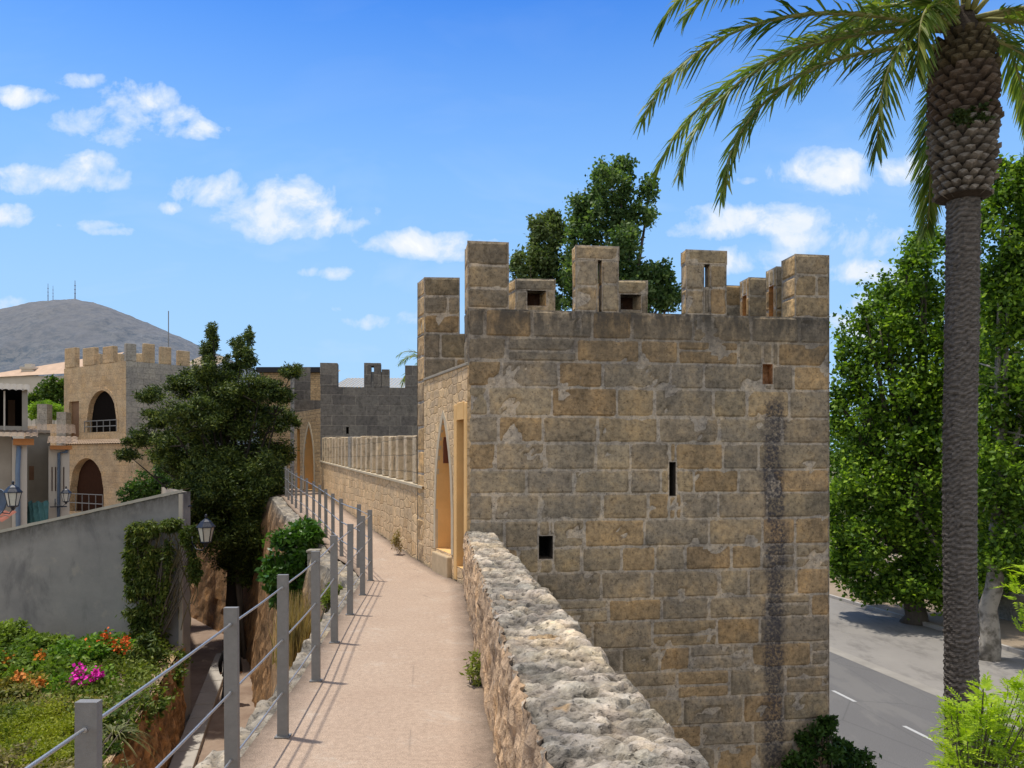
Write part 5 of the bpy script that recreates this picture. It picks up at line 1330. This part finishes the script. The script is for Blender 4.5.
h1.box('wall', M_grn, -40, 11.8, 436, 999, .5, 3); h1.box('corner_wall', M_cream, 12, 27, 440, 999, 0, 3.5)
h1.roof('roof', TILE, -40, 38, 437, 429, -.7, 2.6); h1.box('eave', M_soff, 13, 34, 438.6, 445, -.3, .28)
h1.box('terrace_wall', M_grn, 22, 27.5, 389, 431, 1.2, 2.2); h1.box('terrace_wall', M_grn, -40, -2, 389, 431, 1.2, 2.2); h1.box('terrace_interior', M_dark, -2, 22, 389, 431, 3.2, .1)
h1.box('parapet', M_grn, -2, 22, 426, 432, 1.25, .1); h1.box('door', plain('brown door', (.13,.08,.05)), 8, 15, 400, 428, 3.05, .1); h1.box('terrace_post', M_cream, 3.5, 5.2, 391, 430, 1.25, .1)
h1.roof('roof', plain('grey roof', (.30,.27,.23)), -40, 29.5, 390, 384, .9, 2.8)
mb = MB(); xx = h1.x(19); mb.tube([(xx,-.1,h1.z(19,446)),(xx-.05,-.1,h1.z(19,470)),(xx,-.1,0)], .09, 8); mb.build('downpipe', plain('pale blue pipe', (.16,.22,.30), .5, .2, 4), h1.root, smooth=True)
h2 = Fac('narrow cream house with a blue drainpipe and slit windows below the gate tower', 58, 35, 30)
h2.box('recessed_wall', M_grn, 25, 50, 430, 999, 2.2, .6); h2.box('front_wall', M_cream, 48.5, 69.5, 446, 999, 0, 2.6)
h2.box('stain', plain('rusty stain', (.24,.14,.09), .9, .5, 1.5), 29, 34, 466, 480, 2.18, .03)
h2.roof('roof', TILE, 47, 78, 444, 437, -.5, 2.4); h2.roof('roof', TILE, 26, 76, 434, 425, 2.0, 5); h2.box('eave', M_soff, 50, 72, 445.5, 449.5, -.32, .3)
for a in (51.5,55,63.2): h2.box('window', plain('slit shadow', (.08,.05,.04)), a, a+1.1, 467, 491, -.03, .05)
mb = MB(); mb.tube([(h2.x(66.5),-.12,h2.z(66.5,447)),(h2.x(66.5),-.12,h2.z(66.5,452)),(h2.x(59),-.12,h2.z(59,453)),(h2.x(58.3),-.12,0)], .065, 8); mb.build('drainpipe', M_pipe, h2.root, smooth=True)
h2.box('bracket_rail', M_black, 50, 67, 506.3, 507.3, -.2, .08)
bm = bmesh.new(); bmesh.ops.create_grid(bm, x_segments=24, y_segments=20, size=1)
for v in bm.verts:
    x, y = v.co.x, v.co.y; v.co = Vector((x*.46, -.16*math.cos(x*1.4)+.05*math.sin(x*13+y*2)+.05*noise.noise(Vector((x*3,y*3,0))), y*.55+.05*math.sin(x*9)))
me = bpy.data.meshes.new('tarpaulin'); bm.to_mesh(me); bm.free(); me.materials.append(plain('turquoise tarp', (.07,.17,.17), .5, .4, 2)); o = bpy.data.objects.new('tarpaulin', me); COL.objects.link(o); o.location = at(38,514,33.9); tag(o, 'faded turquoise tarpaulin hanging between the two cream houses', 'tarpaulin')
mb = MB(); mb.lathe([(.0,0),(.18,.02),(.34,.09),(.42,.17),(.40,.18)], 20); o = mb.build('satellite_dish', plain('dish', (.10,.13,.18), .5), smooth=True); o.location = at(1,505,21); o.rotation_euler = (R(75),0,R(-20)); tag(o, 'dark blue satellite dish beside the leftmost lantern', 'satellite dish')
mb = MB(); tile_roof(mb, Matrix.Translation(at(-30,523,23)), .95, .7, 0, .28); tag(mb.build('awning', plain('red awning', (.25,.09,.06))), 'small red tiled awning at the left frame edge', 'awning')

# houses beyond
hA = empty('house', (ax(45,70),70,-5), 0, 'distant house with a long pale terracotta roof under the mountain', 'house')
mb = MB(); mb.box(-7,5,0,8,0,az(376,70)+5); mb.build('wall', M_cream, hA)
mb = MB(); w_ = 12.4
pA = [(-7.2,-.3,az(379,70)+5),(5.2,-.3,az(372,70)+5),(5.2,4,az(352,74)+5),(-7.2,4,az(374,74)+5)]; mb.poly(pA); mb.build('roof', plain('pale terracotta', (.50,.36,.26), .9, .3, 1.5), hA)
mb = MB(); c_ = at(30,376,71)-Vector((ax(45,70),70,-5)); mb.box(c_.x-.55,c_.x+.55,c_.y-.4,c_.y+.4,c_.z-1,c_.z+.6); mb.box(c_.x-.65,c_.x+.65,c_.y-.5,c_.y+.5,c_.z+.602,c_.z+.8); mb.box(c_.x-.3,c_.x+.3,c_.y-.3,c_.y+.3,c_.z+.802,c_.z+1.1); mb.build('chimney', M_cream, hA)
shrub('broadleaf_tree', 'round green tree between the cream house and the gate tower', 'tree', [pxb(50,395,58,14,14),pxb(40,402,58,12,12),pxb(58,385,58,9,10)], 6000, .28, LM_mid, base=(ax(48,58),58,-5))
shrub('hedge', 'sunlit yellow green hedge below the distant round tree', 'hedge', [pxb(48,410,55,18,8),pxb(34,412,55,8,6)], 3000, .2, leaf_mat('lime', [(.16,.28,.03),(.24,.38,.05)], .4), base=(ax(48,55),55,-5))
rw_ = empty('battlement_wall', (ax(45,50),50,-5), 0, 'ruined golden battlement remnant left of the gate tower', 'wall')
for a, b, y0 in ((37,47,404),(46.5,57,424),(56.5,66,412),(24,37.2,426)):
    mb = MB(); mb.box(ax(a,50)-ax(45,50), ax(b,50)-ax(45,50)-.01, random.uniform(0,.02), .6, 0, az(y0,50)+5); mb.build('merlon', M_gtr if y0 < 420 else M_gt, rw_)
def far_house(label, px0, px1, ywall, yroof, Y, mwall, mroof, chim=True):
    r = empty('house', (ax((px0+px1)/2,Y),Y,-5), 0, label, 'house'); w = (ax(px1,Y)-ax(px0,Y))/2
    mb = MB(); mb.box(-w,w,0,7,0,az(ywall,Y)+5); mb.build('wall', mwall, r)
    mb = MB(); tile_roof(mb, Matrix.Translation((-w-.2,-.3,0)), 2*w+.4, 6, az(ywall,Y)+5, az(yroof,Y+6)+5, .22); mb.build('roof', mroof, r)
    for k in range(3):
        x = -w+2*w*(k+.5)/3; mb = MB(); mb.box(x-.4,x+.4,-.03,.1,az(ywall,Y)+5-2.2,az(ywall,Y)+5-1.0); mb.build('window', M_dark, r)
    return r
M_tpale = plain('pale roof tiles', (.42,.33,.22), .9, .2, 3)
far_house('pale tiled roof showing above the dark middle tower', 330, 408, 391, 379, 46, M_cream, M_tpale)
far_house('low house with pale tiles left of the middle tower battlements', 262, 318, 388, 371, 50, M_cream, M_tpale)
far_house('tiled house top peeking behind the gate tower', 183, 214, 366, 357, 95, M_cream, M_tpale)
r = empty('solar_roof', (ax(288,48),48,-5), 0, 'dark panelled flat roof edge above the evergreen on the right', 'roof')
for a, b in ((256,283),(284,300),(301,322)):
    mb = MB(); mb.box(ax(a,48)-ax(288,48), ax(b,48)-ax(288,48), 0, 3, az(372,48)+5, az(367,48)+5); mb.build('panel', plain('dark panel', (.03,.03,.035), .6), r)
mb = MB(); mb.box(ax(258,48)-ax(288,48), ax(320,48)-ax(288,48), .3, 2.8, 0, az(372.2,48)+5); mb.build('wall', M_gold, r)

# ------------------------------------------------------------------ mountain
ridge = [(-420,455),(-250,400),(-120,345),(-60,322),(0,309),(30,303),(55,300),(75,299.5),(95,303),(115,310),(150,324),(180,337),(205,349),(235,362),(270,376),(330,400),(420,440),(520,459)]
def rid(px):
    for (a,ya),(b,yb) in zip(ridge, ridge[1:]):
        if a <= px <= b: u = (px-a)/(b-a); return ya+(yb-ya)*u
    return 460
Ym = 1900; mb = MB(); nx, ny = 260, 60
for j in range(ny+1):
    v = j/ny; Y = 1150+(Ym-1150)*v if v <= 1 else Ym
    for i in range(nx+1):
        px = -420+940*i/nx; H = az(rid(px), Ym)+6; x = ax(px, Y)
        s = math.sin(v*math.pi/2)**1.15
        z = -6+H*s*Y/Ym+(18*fbm(Vector((x*.010,Y*.006,3)),5)*(1-v)*s*2.2)+3.2*fbm(Vector((x*.045,Y*.045,1)),4)*min(1,s*2)
        mb.v.append((x,Y,z)); mb.c.append((1,1,1))
for j in range(ny):
    for i in range(nx): a = j*(nx+1)+i; mb.f.append((a,a+1,a+nx+2,a+nx+1))
b0 = ny*(nx+1)
for i in range(nx+1): px = -420+940*i/nx; mb.v.append((ax(px,Ym)*1.1, Ym+500, -6)); mb.c.append((1,1,1))
for i in range(nx): a = b0+i; c = (ny+1)*(nx+1)+i; mb.f.append((a,a+1,c+1,c))
def mtn(t, b):
    v = t.coord(); n = t.noise(v, .05, 9, .8); m = t.noise(v, .006, 7, .65, .6)
    c = t.mix(t.ramp(n, [(.42,0.),(.56,1.)]), (.04,.065,.075), (.29,.27,.235))
    c = t.mix(t.ramp(m, [(.46,0.),(.64,.6)]), c, (.25,.225,.20))
    s = t.new('ShaderNodeSeparateXYZ'); t.l.new(v, s.inputs[0])
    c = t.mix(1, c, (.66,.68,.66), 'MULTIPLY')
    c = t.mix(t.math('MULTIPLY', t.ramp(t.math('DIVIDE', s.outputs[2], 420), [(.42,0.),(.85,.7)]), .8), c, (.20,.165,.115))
    return t.mix(.27, c, (.17,.25,.40)), t.bump(n, .8, 10)  # bluish aerial haze mixed into the base colour
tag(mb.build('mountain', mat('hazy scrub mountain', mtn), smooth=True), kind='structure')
for px, py0, py1, w, lb in ((75,300,281,1.1,'tallest radio mast on the mountain summit'),(48,302,284,.8,'left radio mast of the pair on the ridge'),(53,302,286,.6,'right radio mast of the pair on the ridge')):
    mb = MB(); p = at(px, py0+2, Ym-5); q = Vector((p.x,p.y,az(py1,Ym))); mb.tube([p,p.lerp(q,.45),q], [w*1.5,w,w*.6], 5)
    for k in range(3): c = p.lerp(q,.4+.18*k); mb.box(c.x-w*1.6,c.x+w*1.6,c.y-w,c.y+w,c.z-.6,c.z+.6)
    tag(mb.build('radio_mast', plain('mast paint', (.22,.22,.25))), lb, 'mast', 'radio masts on the mountain')

# ------------------------------------------------------------------ right foreground plants
LM_lime = leaf_mat('lime pinnate', [(.20,.32,.015),(.30,.44,.02),(.42,.55,.04)], .45, 2.)
fg = empty('pinnate_shrub', (3.6,6.1,-4.62), 0, 'bright lime green feathery leaved treetop in the bottom right corner', 'shrub')
mbs = MB(); Vv = []; Ff = []
tips = []; side = []
for k in range(120):
    px = random.uniform(945,1075); py = 684+random.uniform(0,100)+(max(0, 985-px)*.75 if px < 985 else 0)
    tips.append(at(px, py, random.uniform(5.5,6.9)))
for (px,py) in ((1018,585),(1035,600),(1028,560),(1022,622)): side.append(at(px,py,6.3))
base = Vector((3.6,6.1,-4.62))
mbs.tube([(0,0,0),(.05,0,2),(.1,.05,3.2)], [.07,.055,.04], 8)
for tip in tips+side:
    p = tip-base
    if tip in side: mbs.tube([at(1120,700,6.5)-base, at(1075,640,6.4)-base, p], [.012,.008,.003], 5)
    else: mbs.tube([(.1,.05,3.2-random.uniform(0,.6)), p*.5+Vector((.03,.02,1.7)), p-Vector((0,0,.05)), p], [.007,.006,.004,.003], 5)
    for m in range(9):   # pinnate leaves around the twig tip
        a = random.uniform(0,6.28); el = random.uniform(-.1,1.2); d = Vector((math.cos(a)*math.cos(el), math.sin(a)*math.cos(el), math.sin(el))); Lr = random.uniform(.13,.21)
        o0 = p-Vector((0,0,.16*m/9)); sx = d.cross(Vector((0,0,1))).normalized(); nr = sx.cross(d)
        for q in range(7):
            u = .25+.75*q/6; c = o0+d*Lr*u-Vector((0,0,.05*u*u))
            for s in ((-1,1) if q < 6 else (0,)):
                ld = (d*.75+sx*s*.85+nr*random.uniform(-.1,.2)).normalized() if s else d; l = .055*(1-.25*u)*random.uniform(.9,1.2); w = ld.cross(nr).normalized()*l*.16
                i = len(Vv); Vv += [c, c+ld*l*.45+w-nr*.002, c+ld*l-Vector((0,0,l*.2)), c+ld*l*.45-w-nr*.002]; Ff.append((i,i+1,i+2,i+3))
mbs.build('trunk', M_bark, fg); raw('foliage', np.array([tuple(v) for v in Vv]), np.array(Ff), LM_lime, fg)
shrub('bush', 'dark green creeper bush at the foot of the near tower corner', 'bush', [pxb(820,742,11.1,22,16),pxb(845,762,11.3,24,18),pxb(800,768,10.9,20,16),pxb(832,790,11.2,40,24),pxb(862,778,11.6,16,12),pxb(826,722,11.1,9,9)], 12000, .075, leaf_mat('dark creeper', [(.018,.05,.01),(.035,.085,.015),(.06,.12,.025)], .25, 2.), base=(4.65,11.0,-4.6), aspect=.55)
print('objects', len(bpy.data.objects))
